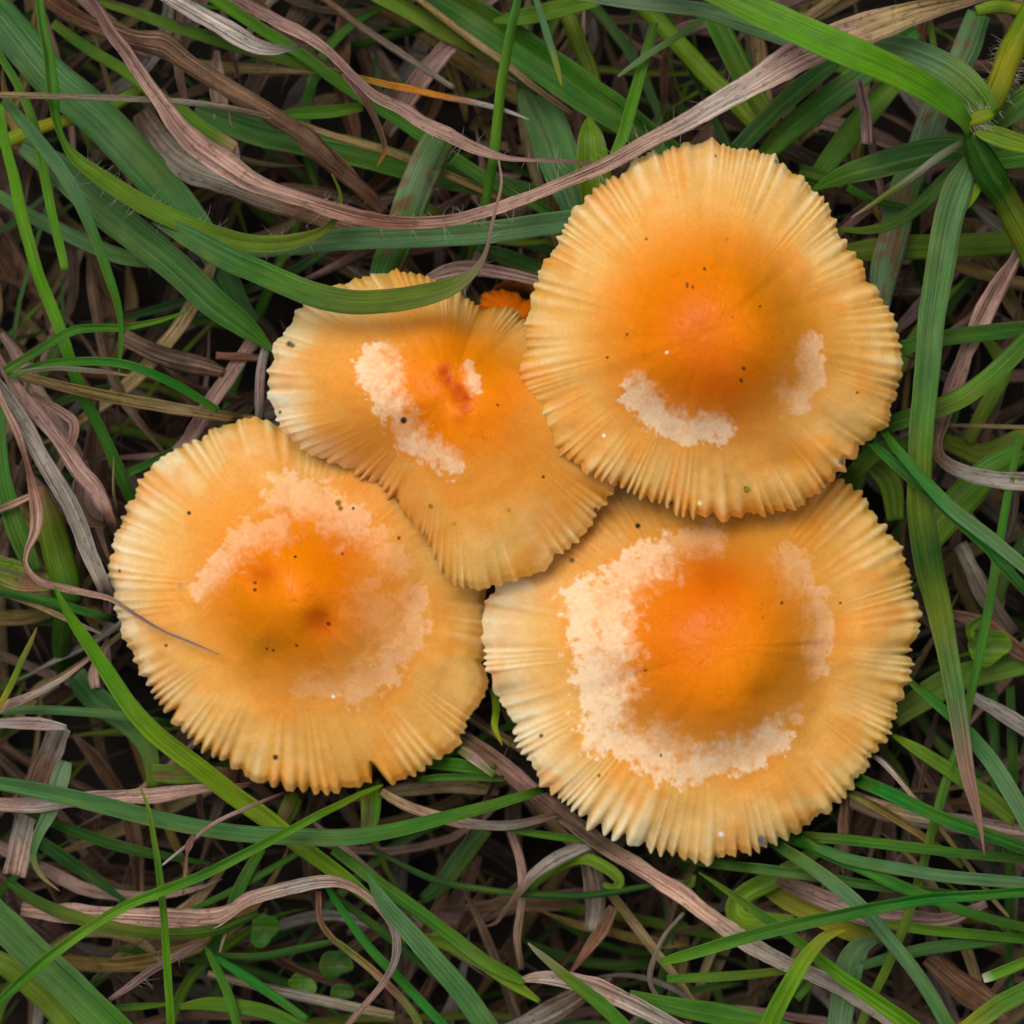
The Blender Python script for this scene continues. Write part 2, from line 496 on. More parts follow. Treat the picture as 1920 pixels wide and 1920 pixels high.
    si = np.arange(ns * nc).reshape(ns, nc); sn = np.roll(si, -1, 1)
    sf = np.stack([si[:-1], si[1:], sn[1:], sn[:-1]], -1).reshape(-1, 4)
    link('stem', make_mesh('stem', np.array(sv) - off, sf), STEMM, root)
    CAPS[key] = dict(ax=ax, ay=ay, TH=TH, R=R, Z=Z, ts=ts)
    return root

def cap_height(key, px, py):
    """top surface height of a cap at photo pixels; nan outside its rim"""
    c = CAPS[key]
    px = np.asarray(px, float); py = np.asarray(py, float)
    a = np.arctan2(c['ay'] - py, px - c['ax']); r = np.hypot(px - c['ax'], py - c['ay'])
    i = np.clip(((a + np.pi) / (2 * np.pi) * len(c['TH'])).astype(int), 0, len(c['TH']) - 1)
    t = r / c['R'][i]
    j = np.clip((t * len(c['ts'])).astype(int), 0, len(c['ts']) - 1)
    return np.where(t <= 1.03, c['Z'][i, j], np.nan)

DK = (58, 40, 16)
make_mushroom('dented',
    [(500,785),(540,800),(600,800),(690,820),(780,870),(850,950),(900,1050),(916,1120),(918,1190),(918,1255),(915,1300),(893,1335),(874,1368),(866,1396),(832,1420),(790,1448),(740,1476),(716,1466),(704,1472),(680,1478),(620,1494),(560,1486),(500,1476),(450,1452),(420,1432),(370,1402),(338,1378),(305,1335),(280,1300),(255,1260),(240,1220),(220,1170),(208,1110),(206,1060),(214,1020),(222,980),(240,940),(270,890),(320,850),(370,815),(420,795),(460,788)],
    (545, 1115), 4.1, [(0,2.72),(45,2.75),(90,2.95),(135,2.9),(180,2.85),(225,2.75),(270,2.7),(315,2.65)],
    'mushroom with a dented lumpy centre and a split rim, half under its neighbours', 88,
    bumps=[(488,1092,26,-.08),(602,1165,30,-.10),(505,1225,30,-.08),(545,1060,60,.10),(560,1130,40,.08),(570,1215,70,-.10),(660,1150,110,.12),(780,1130,60,-.10),(450,1170,60,-.06)],
    strokes=[([(530,930),(610,945),(660,985)],56,.5),([(700,1010),(740,1060)],40,.3),([(450,1020),(400,1085),(372,1108)],34,.5),([(450,1020),(520,990)],45,.36),
             ([(775,1120),(770,1185),(720,1250),(660,1290)],46,.42),([(650,1280),(570,1290)],36,.24),([(690,1120),(730,1180)],60,.2)],
    orange=(545,1110,165), deep=[(490,1080,32,.5),(600,1165,28,.7),(510,1220,36,.35),(650,1010,40,.2)],
    folds=[(500,1225,50,.6),(470,1200,40,.45),(840,1120,60,.5),(690,1440,60,.35),(620,1450,70,.3),(800,1340,60,.3),(640,830,70,.35),(740,900,50,.5)],
    specks=[(354,963,4,DK),(516,1419,5.5,(70,55,30)),(312,1210,3,DK),(338,1100,6,(196,150,90)),(226,1070,3,DK),(555,1045,3,DK),(632,945,6,(150,110,20)),(636,955,5,(150,110,20)),
            (580,1480,4,(90,140,20)),(480,1093,3.5,(120,70,20)),(480,1106,3.5,(90,50,20)),(615,1168,4,(110,50,10)),(556,1208,3,(110,50,10)),(622,1305,3.5,(255,245,225)),(500,1215,3,(120,60,10)),(512,1218,3,(120,60,10)),(660,955,3,DK),(640,1040,3,(140,80,20)),(745,1010,3.5,(110,70,20))],
    umbo=(.62,.38,2.0), seed=1.3, white=(178,55,.75), notches=[(-64.5,2.4,38),(-135,1.6,14),(-40,1.4,10),(-20,1.5,10)], stem_foot=(.5,.1), rimdull=.35)

make_mushroom('frosted',
    [(1100,905),(1200,870),(1330,850),(1450,852),(1530,872),(1580,897),(1622,932),(1652,968),(1682,1012),(1702,1062),(1716,1112),(1726,1162),(1729,1190),(1716,1212),(1719,1248),(1700,1285),(1682,1345),(1660,1390),(1632,1430),(1592,1482),(1550,1530),(1500,1566),(1450,1592),(1400,1610),(1330,1621),(1280,1621),(1250,1611),(1210,1596),(1160,1572),(1110,1555),(1060,1512),(1020,1480),(986,1440),(970,1400),(962,1352),(940,1328),(920,1280),(905,1222),(904,1170),(915,1120),(930,1085),(970,1010),(1030,950)],
    (1345, 1210), 4.4, [(0,2.95),(45,2.95),(90,2.85),(135,2.95),(180,3.0),(225,2.85),(270,2.8),(315,2.85)],
    'broadest mushroom, pale ruffled rim and a wide frosted ring round its orange boss', 104,
    bumps=[(1330,1090,60,.05),(1340,1075,30,-.05),(1120,1200,70,.06),(1340,1430,90,.03),(1640,1190,50,.06),(1430,1300,30,-.05)],
    strokes=[([(1100,1130),(1110,1200),(1120,1270),(1130,1330),(1130,1375)],62,1.0),([(1160,1130),(1155,1230),(1150,1330)],55,.9),([(1130,1140),(1170,1090),(1230,1050)],60,.75),([(1240,1030),(1330,1010)],40,.35),
             ([(1170,1390),(1230,1420),(1270,1440),(1330,1425),(1390,1415),(1450,1380)],50,.88),([(1480,1050),(1500,1090)],42,.34),([(1530,1120),(1545,1180),(1530,1250)],34,.42),([(1490,1340)],24,.4),([(1230,1370),(1280,1400)],40,.45)],
    orange=(1335,1205,190), ruffle=.07, rimpale=1.15, deep=[(1340,1085,60,.55),(1290,1150,80,.3),(1250,1240,80,.22),(1415,1295,14,.3)],
    folds=[(1450,1270,70,.35),(1510,1000,60,.55),(1250,990,90,.4),(1400,985,90,.45),(1140,970,70,.5),(1175,1325,22,.4),(1220,1350,18,.4),(1500,1370,24,.35),(1550,960,60,.35)],
    specks=[(1198,988,5.5,(40,30,14)),(1075,1052,5,(110,90,50)),(1016,1379,4,DK),(1125,1454,3,DK),(1352,1563,5,(255,252,245)),(1428,1573,8,(120,122,122)),(1434,1583,6,(140,140,138)),(1346,1607,5,(120,116,104)),(1462,1132,3,DK),(1212,1255,2.5,DK),(1575,1132,2.5,DK),(1242,1415,2.5,DK)],
    umbo=(.62,.43,2.4,3.4), seed=4.7, white=(195,75,.85), tooth=1.35, notches=[(-3,1.4,16),(-18,1.2,9),(-148,1.5,9),(-72,1,9),(-80,.8,8)], stem_foot=(-.3,.4))

make_mushroom('saddle',
    [(500,705),(502,750),(512,785),(535,820),(562,842),(600,858),(640,880),(700,908),(740,945),(775,985),(800,1022),(812,1050),(825,1085),(850,1102),(900,1110),(960,1096),(1020,1072),(1040,1045),(1080,1018),(1105,990),(1118,960),(1140,938),(1152,918),(1190,860),(1185,780),(1130,700),(1060,630),(985,602),(975,590),(958,576),(925,572),(900,578),(890,566),(868,548),(830,526),(800,514),(775,512),(740,505),(710,508),(690,518),(655,524),(620,535),(590,555),(550,585),(538,615),(515,640),(508,670)],
    (845, 735), 4.6, [(0,3.62),(40,3.42),(80,3.48),(115,3.6),(150,3.75),(180,3.7),(205,3.5),(222,3.22),(245,3.18),(262,3.4),(290,3.55),(330,3.62)],
    'narrow saddle-shaped mushroom with a dark red wrinkle on top and drooping sides', 90,
    bumps=[(838,705,18,-.07),(862,745,18,-.09),(850,725,14,-.05),(885,700,30,.04),(690,890,80,-.16),(640,700,60,.08),(900,600,80,-.05),(960,760,80,.06),(770,800,50,.04),(620,690,90,.05),(980,950,110,.10)],
    strokes=[([(705,680),(720,720),(735,770)],50,.85),([(770,830),(830,855),(848,870)],34,.75),([(750,790),(790,840)],44,.5),([(875,690),(890,725)],20,.6)],
    orange=(850,735,150), deep=[(832,696,13,.95),(843,712,11,.95),(857,728,11,.95),(867,748,13,1.0),(868,770,10,.8),(858,790,14,.4),(820,730,40,.2)],
    folds=[(940,640,80,.45),(620,850,70,.4),(700,880,70,.45),(770,960,50,.5),(830,1020,50,.4),(1020,870,70,.4),(1060,930,50,.3),(800,560,80,.3)],
    specks=[(759,788,6.5,(58,52,26)),(543,645,6,(92,80,48)),(549,648,5,(110,95,60)),(1117,956,5,(84,78,62)),(1017,893,3,DK),(953,955,4,(190,140,60)),(852,980,4,(190,140,60)),(808,948,5,(170,110,30)),(932,760,2.5,DK),(745,939,4,(130,80,30)),(525,773,3,DK)],
    umbo=(.30,.40,2.2), seed=8.1, white=(188,40,1.0), tooth=.9, stem_foot=(.2,-.5))

make_mushroom('high',
    [(1350,265),(1400,282),(1440,290),(1480,310),(1530,355),(1560,395),(1572,430),(1602,465),(1640,530),(1670,575),(1686,620),(1695,680),(1690,720),(1678,770),(1655,808),(1628,832),(1600,865),(1575,892),(1530,938),(1480,960),(1410,975),(1330,975),(1270,965),(1230,940),(1190,930),(1140,906),(1090,884),(1050,850),(1016,820),(995,770),(975,732),(975,690),(986,650),(985,605),(1000,545),(1012,500),(1045,450),(1070,400),(1095,372),(1130,340),(1160,320),(1185,300),(1210,288),(1250,275),(1300,268)],
    (1325, 625), 5.65, [(0,4.15),(45,4.2),(90,4.25),(135,4.35),(180,4.3),(225,4.15),(270,3.95),(315,3.85)],
    'uppermost mushroom of the cluster, pointed orange boss, overlapping two others', 100,
    bumps=[(1340,700,70,-.05),(1480,860,40,-.10),(1540,840,30,.06),(1590,860,24,.05),(1150,650,80,.04),(1430,560,60,.05),(1300,800,90,.02)],
    strokes=[([(1195,735),(1225,775),(1290,805),(1345,800)],40,1.0),([(1520,650),(1525,705),(1495,755)],34,.55),([(1470,730),(1500,760)],30,.3)],
    orange=(1325,615,200), deep=[(1290,620,70,.35),(1345,715,70,.5),(1310,560,60,.2)],  # deep spot below the boss paints its shaded lower side
    folds=[(1480,560,55,.5),(1505,620,45,.4),(1560,640,70,.35),(1500,855,38,.65),(1630,740,60,.3),(1120,640,60,.25),(1180,960,60,.3),(1450,960,80,.3),(1600,860,40,.4)],
    specks=[(1260,944,6,(74,64,40)),(1312,942,5,(255,240,170)),(1390,690,3.5,DK),(1386,712,3.5,(80,40,10)),(1320,508,3,DK),(1288,541,2.5,DK),(1421,577,2.5,DK),(1214,449,3,(150,80,20)),(1251,661,3,(255,248,235)),(1134,815,3.5,(255,248,235)),(1455,303,4,(120,110,80)),(1576,866,6,(120,118,112)),(1606,735,2.5,DK),(1142,669,2.5,DK),(1178,627,2.5,DK),(1342,293,2.5,DK),(1363,450,4,(190,140,40)),(1288,536,3,(110,70,10)),(1298,542,3,(110,60,10))],
    umbo=(.60,.43,2.3,3.2), seed=12.4, white=(110,90,.35), tooth=1.15, notches=[(124,1.2,9),(-42,1.2,9),(-36,1.0,8)], stem_foot=(-.2,-.3), rimdull=.3)

make_mushroom('small',
    [(985,560),(965,548),(930,543),(905,548),(898,565),(905,590),(930,620),(970,640),(1010,640),(1040,615),(1040,580),(1015,562)],
    (968, 590), 2.75, [(0,2.3),(90,2.3),(180,2.3),(270,2.3)],
    'small deep orange mushroom mostly hidden in the shade under two bigger caps', 40,
    orange=(968,600,120), deep=[(950,580,80,.6)], umbo=(.3,.4,2.2), seed=20.2, white=(180,40,0), tooth=.4, nth=240, nr=40, stem_foot=(.1,.1))

# scrap of leaf lying on the uppermost cap
def scrap():
    z = float(cap_height('high', np.array([1400.]), np.array([917.]))[0])
    x, y = P(1400, 917, z + .02)
    out = [(-.036,.012),(-.012,.040),(.020,.034),(.040,.004),(.018,-.030),(-.020,-.036)]
    v = [(a, b, .012 + .012 * math.sin(i * 2.1)) for i, (a, b) in enumerate(out)] + [(a, b, -.03) for a, b in out]
    f3 = [(0, 1, 2), (0, 2, 3), (0, 3, 4), (0, 4, 5), (6, 8, 7), (6, 9, 8), (6, 10, 9), (6, 11, 10)]
    f4 = [(i, i + 6, (i + 1) % 6 + 6, (i + 1) % 6) for i in range(6)]
    me = make_mesh('leaf_scrap', np.array(v), f4, f3, np.zeros((12, 2)) + .5, np.tile(lin(112, 124, 22), (12, 1)), False)
    o = link('leaf_scrap', me, GREEN)
    o.location = (float(x) * CM, float(y) * CM, (z + .02) * CM)
    tag(o, 'tiny green leaf scrap stuck near the rim of the uppermost mushroom', 'leaf')
scrap()
# ------------------------------------------------------------------ grass blade builder
TINT = dict(
    teal=(72,116,58), blue=(88,126,80), green=(62,118,34), bright=(92,146,20), lime=(122,152,36), emerald=(30,118,44),
    olive=(98,116,34), dark=(38,82,24), deepteal=(32,80,42), greyteal=(110,134,102), yellow=(158,150,40), leafgreen=(92,128,30),
    pink=(190,152,136), purple=(146,110,102), grey=(170,160,150), pale=(196,182,172), straw=(164,140,92), ochre=(140,116,56), brown=(112,84,62),
    umber=(96,62,36), rust=(142,92,72), orange=(226,140,30), ash=(142,136,124), mud=(84,66,52), white=(215,205,190))
for _k in list(TINT):
    if TINT[_k][1] > TINT[_k][0] or _k == 'yellow':
        _r, _g, _b = TINT[_k]
        TINT[_k] = (_r * .95, _g * .97, _b * (.92 if _k in ('teal', 'blue', 'greyteal') else .62))
DRYSET = {'pink','purple','grey','pale','straw','ochre','brown','umber','rust','ash','mud','white','orange'}

def catmull(p, n):
    p = np.asarray(p, float)
    if len(p) == 2:
        t = np.linspace(0, 1, n)[:, None]
        return p[0] * (1 - t) + p[1] * t
    q = np.vstack([2 * p[0] - p[1], p, 2 * p[-1] - p[-2]])
    s = np.concatenate([[0], np.cumsum(np.linalg.norm(np.diff(p[:, :2], axis=0), axis=1) + 1e-6)])
    u = np.linspace(0, s[-1], n)
    i = np.clip(np.searchsorted(s, u, 'right') - 1, 0, len(p) - 2)
    t = ((u - s[i]) / (s[i + 1] - s[i]))[:, None]
    a, b, c, d = q[i], q[i + 1], q[i + 2], q[i + 3]
    return 0.5 * (2 * b + (c - a) * t + (2 * a - 5 * b + 4 * c - d) * t ** 2 + (3 * b - a - 3 * c + d) * t ** 3)

def ring_faces(n, r):
    i = np.arange(n * r).reshape(n, r); j = np.roll(i, -1, 1)
    f = np.stack([i[:-1], j[:-1], j[1:], i[1:]], -1).reshape(-1, 4)
    return f

def blade_geometry(ctr, wid, roll, fold, thick, k, seed, curl=0.0, groove=0, rough=0.0, jag=0.0):
    """ctr (n,3) cm, wid (n) cm -> closed leaf-shaped tube; returns verts, faces, uv(v across, u along), v, s"""
    n = len(ctr)
    T = np.gradient(ctr, axis=0); T /= np.linalg.norm(T, axis=1)[:, None] + 1e-9
    up = np.array([0, 0, 1.0])
    S = np.cross(T, up); S /= np.linalg.norm(S, axis=1)[:, None] + 1e-9
    Nn = np.cross(S, T)
    cr, sr = np.cos(roll)[:, None], np.sin(roll)[:, None]
    S, Nn = S * cr + Nn * sr, Nn * cr - S * sr
    v = np.linspace(-1, 1, k)
    s = np.concatenate([[0], np.cumsum(np.linalg.norm(np.diff(ctr, axis=0), axis=1))])
    hw = (wid / 2)[:, None]
    lat = v[None, :] * hw
    if rough:
        e = (np.abs(v) ** 3)[None, :]
        lat = lat * (1 + e * rough * (fbm(s[:, None] * 3.0 + seed, np.sign(v)[None, :] * 3 + seed + 0 * s[:, None], 3) - 0.5))
    hgt = fold * np.abs(v)[None, :] * hw + curl * (v ** 2)[None, :] * hw
    if rough:
        hgt = hgt + hw * rough * 0.7 * (fbm(v[None, :] * 1.3 + seed, s[:, None] * 1.6 + seed, 3) - 0.5)
    if groove:
        hgt = hgt + hw * 0.07 * np.cos(v * math.pi * groove)[None, :]
    top = ctr[:, None, :] + S[:, None, :] * lat[..., None] + Nn[:, None, :] * hgt[..., None]
    th = np.minimum(thick, hw * 0.7) * (1 - 0.55 * np.abs(v)[None, :] ** 2)
    bot = top - Nn[:, None, :] * th[..., None]
    if jag:
        for a in (top, bot):
            a[-1] += T[-1] * (jag * (RNG.random(k) - 0.6))[:, None] * hw[-1]
    V = np.concatenate([top, bot[:, ::-1]], 1).reshape(-1, 3)
    r = 2 * k
    F = ring_faces(n, r)
    cap0 = [(i + 1, i, r - 1 - i, r - 2 - i) for i in range(k - 1)]
    b = (n - 1) * r
    cap1 = [(b + i, b + i + 1, b + r - 2 - i, b + r - 1 - i) for i in range(k - 1)]
    F = np.vstack([F, cap0, cap1])
    vv = np.concatenate([v, v[::-1]])
    uv = np.stack([np.broadcast_to(vv[None], (n, r)), np.broadcast_to(s[:, None], (n, r)) + seed * 7.7], -1).reshape(-1, 2)
    return V, F, uv

def stem_geometry(ctr, wid, seed, k=10, lump=0.15):
    n = len(ctr)
    T = np.gradient(ctr, axis=0); T /= np.linalg.norm(T, axis=1)[:, None] + 1e-9
    S = np.cross(T, [0, 0, 1.0]); S /= np.linalg.norm(S, axis=1)[:, None] + 1e-9
    Nn = np.cross(S, T)
    s = np.concatenate([[0], np.cumsum(np.linalg.norm(np.diff(ctr, axis=0), axis=1))])
    a = np.arange(k) / k * 2 * math.pi
    rad = (wid / 2)[:, None] * (1 + lump * 2 * (fbm(np.cos(a)[None] * 1.6 + seed + s[:, None] * 1.2, np.sin(a)[None] * 1.6 + s[:, None] * 2.2, 3) - 0.5))
    V = ctr[:, None] + S[:, None] * (rad * np.cos(a))[..., None] + Nn[:, None] * (rad * np.sin(a) * 0.85)[..., None]
    F = ring_faces(n, k)[:, ::-1]
    b = (n - 1) * k
    cap = [(i, i + 1, k - 2 - i, k - 1 - i) for i in range(k // 2 - 1)]
    cap2 = [(b + q, b + p, b + o_, b + m) for m, o_, p, q in cap]
    F = np.vstack([F, cap, cap2])
    uv = np.stack([np.broadcast_to(np.cos(a)[None] * 0.85, (n, k)), np.broadcast_to(s[:, None] + seed * 7.7, (n, k))], -1).reshape(-1, 2)
    return V.reshape(-1, 3), F, uv

def tints(spec, u, seed):
    if isinstance(spec, str): spec = [spec]
    cs = np.array([lin(*TINT[c]) for c in spec])
    x = np.linspace(0, 1, len(cs)) if len(cs) > 1 else np.array([0.0])
    w = np.clip(u + 0.12 * (vnoise(u * 7 + seed, seed) - 0.5), 0, 1)
    if len(cs) == 1: c = np.repeat(cs, len(u), 0)
    else: c = np.stack([np.interp(w, x, cs[:, i]) for i in range(3)], -1)
    h = random.uniform(-1, 1)
    c = c * np.array([1 + 0.07 * h, 1 + 0.02 * h, 1 - 0.07 * h]) * random.uniform(0.93, 1.07)
    return c

GRP_G, GRP_D = 'green grass blades round the mushrooms', 'dead grass blades round the mushrooms'
BLADES = []
def B(tint, pts, w, z, label, name=None, kind='leaf', over=(), fold=None, curl=0.0, roll=None, hairs=0, hairspan=(0.1, 0.9), jag=0.0, groove=0,
      spots=None, cat=None, lean=0.0, k=9, free=False, grp=True):
    first = tint if isinstance(tint, str) else tint[len(tint) // 2]
    dry = first in DRYSET
    seed = random.uniform(0, 100)
    p = np.array(pts, float)
    zz = np.full(len(p), z, float) if np.isscalar(z) else np.interp(np.linspace(0, 1, len(p)), np.linspace(0, 1, len(z)), z)
    ww = np.full(len(p), w, float) if np.isscalar(w) else np.interp(np.linspace(0, 1, len(p)), np.linspace(0, 1, len(w)), w)
    # where a blade leaves the photo it goes on, sinking into the grass beyond
    L0 = np.linalg.norm(np.diff(p, axis=0), axis=1).sum(); pre = 0.0
    def outside(q): return q[0] < 0 or q[0] > 1920 or q[1] < 0 or q[1] > 1920
    for end in (0, -1):
        if outside(p[end]):
            d = p[end] - p[1 if end == 0 else -2]; d = d / np.linalg.norm(d)
            s = np.array([-d[1], d[0]]) * random.uniform(-.35, .35)
            ex = np.array([p[end] + d * 110 + s * 30, p[end] + d * 230 + s * 130, p[end] + d * 330 + s * 280])
            ez = np.array([zz[end] * .93 + .05, zz[end] * .7 + .2, zz[end] * .35 + .1]); ew = ww[end] * np.array([1, .9, .55])
            if end == 0: pre = np.linalg.norm(np.diff(np.vstack([p[:1], ex]), axis=0), axis=1).sum()
            if end == 0: p, zz, ww = np.vstack([ex[::-1], p]), np.concatenate([ez[::-1], zz]), np.concatenate([ew[::-1], ww])
            else: p, zz, ww = np.vstack([p, ex]), np.concatenate([zz, ez]), np.concatenate([ww, ew])
    L = np.linalg.norm(np.diff(p, axis=0), axis=1).sum()
    n = int(np.clip(L / 8, 10, 140))
    q = catmull(np.column_stack([p, zz, ww]), n)
    px, py, z_, w_ = q.T
    u = np.linspace(0, 1, n)
    z_ = z_ + 0.07 * (fbm(u * L / 110 + seed, 0 * u + seed, 2) - 0.5) * 2
    w_ = np.maximum(w_, 1.2)
    if not free:
        pad = 0.10
        for key in CAPS:
            h = cap_height(key, px, py)
            if key in over: z_ = np.where(np.isnan(h), z_, np.maximum(z_, h + pad))
            else: z_ = np.where(np.isnan(h), z_, np.minimum(z_, h - 0.45))
        ker = np.array([1, 2, 3, 2, 1]) / 9.0
        for _ in range(2):
            z_ = np.convolve(np.concatenate([[z_[0]] * 2, z_, [z_[-1]] * 2]), ker, 'valid')
    X, Y = P(px, py, z_)
    ctr = np.column_stack([X, Y, z_])
    wc = w_ * px2cm(z_)
    r0 = random.uniform(-0.25, 0.25) if roll is None else roll
    if np.isscalar(r0): rl = r0 + 0.35 * (fbm(u * L / 160 + seed, 0 * u + 3, 2) - 0.5) * 2
    else: rl = np.interp((u * L - pre) / L0, np.linspace(0, 1, len(r0)), r0)
    cosr = np.clip(np.abs(np.cos(rl)), 0.5, 1)
    if kind == 'stem':
        V, F, uv = stem_geometry(ctr, wc, seed, lump=.4 if name == 'twig' else .15)
        rr = 10
    else:
        fd = fold if fold is not None else (random.choice([-1, 1]) * random.uniform(0.15, 0.45))
        V, F, uv = blade_geometry(ctr, wc / cosr, rl, fd, 0.016 if not dry else 0.014, k, seed, curl, groove if groove else (3 if dry else 0), 0.55 if dry else 0.12, jag)
        rr = 2 * k
    col = np.repeat(tints(tint, np.clip((u * L - pre) / L0, 0, 1), seed), rr, 0)
    if spots:
        f = sstep(0.60, 0.67, fbm(uv[:, 0] * 1.6 + seed, uv[:, 1] * 4.5, 3))[:, None] * 0.8
        col = col * (1 - f) + lin(*TINT[spots]) * .6 * f
    nm = name or ('dry_grass_leaf' if dry else 'grass_leaf')
    o = link(nm, None, None) if hairs else None
    base = ctr[0].copy(); base[2] = ctr[:, 2].min()
    me = make_mesh(nm, V - base, F, None, uv, np.clip(col, 0, 1))
    if hairs:
        o.location = base * CM
        link('leaf_sheet' if kind == 'leaf' else 'stalk', me, DRY if dry else GREEN, o)
        hv, hf = [], []
        T = np.gradient(ctr, axis=0); T /= np.linalg.norm(T, axis=1)[:, None]
        for _ in range(hairs):
            i = int(np.clip((random.uniform(*hairspan) * L0 + pre) / L, 0, 1) * (n - 1)); sd = random.choice((-1, 1))
            S = np.cross(T[i], [0, 0, 1]); S /= np.linalg.norm(S)
            b0 = ctr[i] + S * sd * wc[i] * 0.46 + np.array([0, 0, 0.02]) - base
            d = S * sd * random.uniform(.5, 1) + T[i] * random.uniform(-.5, .9) + np.array([0, 0, random.uniform(0, .6)])
            d = d / np.linalg.norm(d); ln = random.uniform(.06, .22); bend = np.array([random.uniform(-.3, .3) for _ in range(3)])
            q0 = len(hv)
            for j in range(4):
                t = j / 3
                c = b0 + d * ln * t + bend * ln * t * t
                r_ = 0.0032 * (1 - 0.8 * t)
                for a in range(3):
                    an = a * 2.094
                    hv.append(c + r_ * (np.cos(an) * T[i] + np.sin(an) * np.array([0, 0, 1])))
            for j in range(3):
                for a in range(3):
                    hf.append((q0 + j * 3 + a, q0 + j * 3 + (a + 1) % 3, q0 + j * 3 + 3 + (a + 1) % 3, q0 + j * 3 + 3 + a))
        h = link('hairs', make_mesh('hairs', np.array(hv), hf), HAIR, o)
        h['kind'] = 'stuff'
    else:
        o = link(nm, me, DRY if dry else GREEN)
        o.location = base * CM
    tag(o, label, cat or ('grass stem' if kind == 'stem' else 'grass blade'), (GRP_D if dry else GRP_G) if grp else None)
    return o

def leaf(tint, cx, cy, r, z, ang, label, shape='round', name='clover_leaf', group='small round leaves low in the grass'):
    """small broad leaf: a dished sheet with thickness and a notch or a point"""
    n, m = 40, 8
    a = np.arange(n) / n * 2 * math.pi
    if shape == 'round': rad = 1 - 0.16 * np.exp(-((np.mod(a + math.pi, 2 * math.pi) - math.pi) / 0.22) ** 2) + 0.10 * np.sin(3 * a + cx) + 0.16 * np.cos(2 * a) + 0.16 * (vnoise(np.cos(a) * 2.5 + cx, np.sin(a) * 2.5) - .5)
    seed = random.uniform(0, 50)
    c = r * px2cm(z)
    rows = np.linspace(0.05, 1, m)
    X = (rows[None] * rad[:, None] * np.cos(a)[:, None]) * c; Y = (rows[None] * rad[:, None] * np.sin(a)[:, None]) * c
    Z = 0.34 * c * (rows[None] ** 2) * (0.4 + np.cos(2 * a)[:, None] * 0.6) + 0.1 * c * np.abs(Y / c)
    ca, sa = math.cos(ang), math.sin(ang)
    X, Y = X * ca - Y * sa, X * sa + Y * ca
    top = np.stack([X, Y, Z], -1); bot = top - np.array([0, 0, 0.012])
    V = np.concatenate([top, bot[:, ::-1]], 1)
    i = np.arange(n * 2 * m).reshape(n, 2 * m); j = np.roll(i, -1, 0)
    F = np.stack([i[:, :-1], i[:, 1:], j[:, 1:], j[:, :-1]], -1).reshape(-1, 4)
    V = V.reshape(-1, 3)
    V = np.vstack([V, [[0, 0, 0]], [[0, 0, -.012]]]); c0 = len(V) - 2
    F3 = np.vstack([np.stack([np.full(n, c0), i[:, 0], j[:, 0]], -1), np.stack([np.full(n, c0 + 1), j[:, -1], i[:, -1]], -1)])
    uv = np.column_stack([V[:, 1] / c, V[:, 0] / c + seed]) * np.array([.22, .15])
    col = np.tile(tints(tint, np.array([0.5]), seed), (len(V), 1))
    root = link(name, None, None)
    x, y = P(cx, cy, z)
    root.location = (float(x) * CM, float(y) * CM, z * CM)
    link('leaflet', make_mesh('leaflet', V, F, F3, uv, col), GREEN, root)
    # stalk down into the thatch
    q = catmull(np.array([(0, 0, 0), (-.2 * ca, -.2 * sa, -.25), (-.5 * ca, -.5 * sa, -.8), (-.55 * ca, -.6 * sa, -1.6)]), 14)
    SV, SF, SU = stem_geometry(q, np.full(14, .05), seed, 8)
    link('stalk', make_mesh('stalk', SV, SF, None, SU, np.tile(col[:1], (len(SV), 1))), GREEN, root)
    tag(root, label, 'leaf', group)
    return root
# ------------------------------------------------------------------ blades that can be told apart
# --- beside and above the saddle-shaped mushroom
B('teal', [(-25,5),(10,40),(100,150),(183,220),(267,305),(350,405),(410,490),(450,567),(485,605)], [66,72,76,76,74,66,50,34,10], [2.2,2.4,2.4,2.4,2.3,2.2,2.1],
  'broad blue-green grass blade lying under the hairy lime blade, its tip near the saddle-shaped cap', fold=-.25)
B(['blue','teal','teal','green'], [(40,272),(117,322),(200,395),(267,447),(333,502),(400,565),(460,612),(516,660)], [30,58,64,62,60,56,42,6], [2.8,3.0,3.1,3.1,3.0,2.9,2.8,2.7],
  'straight grey-green blade whose point stops at the edge of the saddle-shaped cap', fold=.2)
B(['teal','teal','green','olive','olive','purple','pink'], [(290,410),(360,448),(430,487),(480,508),(535,532),(600,556),(680,567),(773,558),(845,538),(890,508),(912,470),(925,410),(940,345),(935,300)],
  [20,40,46,46,46,48,46,43,34,17,8,6,5,3], [3.5,3.8,4.2,4.5,4.7,4.8,4.8,4.8,4.8,4.9,5.0,5.1,5.2],
  'green blade arching over the saddle-shaped cap, ending in a dry upturned thread', over=('saddle',), fold=.25, hairs=14, hairspan=(.55,.9), roll=[.1,.1,.1,0,0,.2,.5,.2])
B(['green','green','leafgreen','leafgreen','olive','olive'], [(72,-8),(80,50),(90,100),(97,167),(103,217),(117,262),(143,300),(200,342),(267,384),(333,415),(400,441),(467,457),(533,457),(583,444),(617,425),(636,398),(638,362),(622,325)],
  [14,18,20,23,16,12,24,34,36,36,36,35,32,22,14,10,6,3], [3.9,4.0,3.9,3.8,3.7,3.6,3.6,3.6,3.7,3.8,3.9],
  'hairy lime-green blade sweeping in a long curve to an upturned tip', fold=.5, hairs=60, hairspan=(.35,.95))
B(['teal','blue','green','green'], [(8,187),(60,250),(110,316),(145,372),(180,450),(205,522),(220,570),(226,610),(226,650),(222,714)], [18,24,26,24,20,18,14,9,8,3], [3.8,3.9,3.9,3.8,3.7,3.7,3.8],
  'slim blue-green blade hanging straight down past the hairy lime blade to a needle tip', fold=.4)
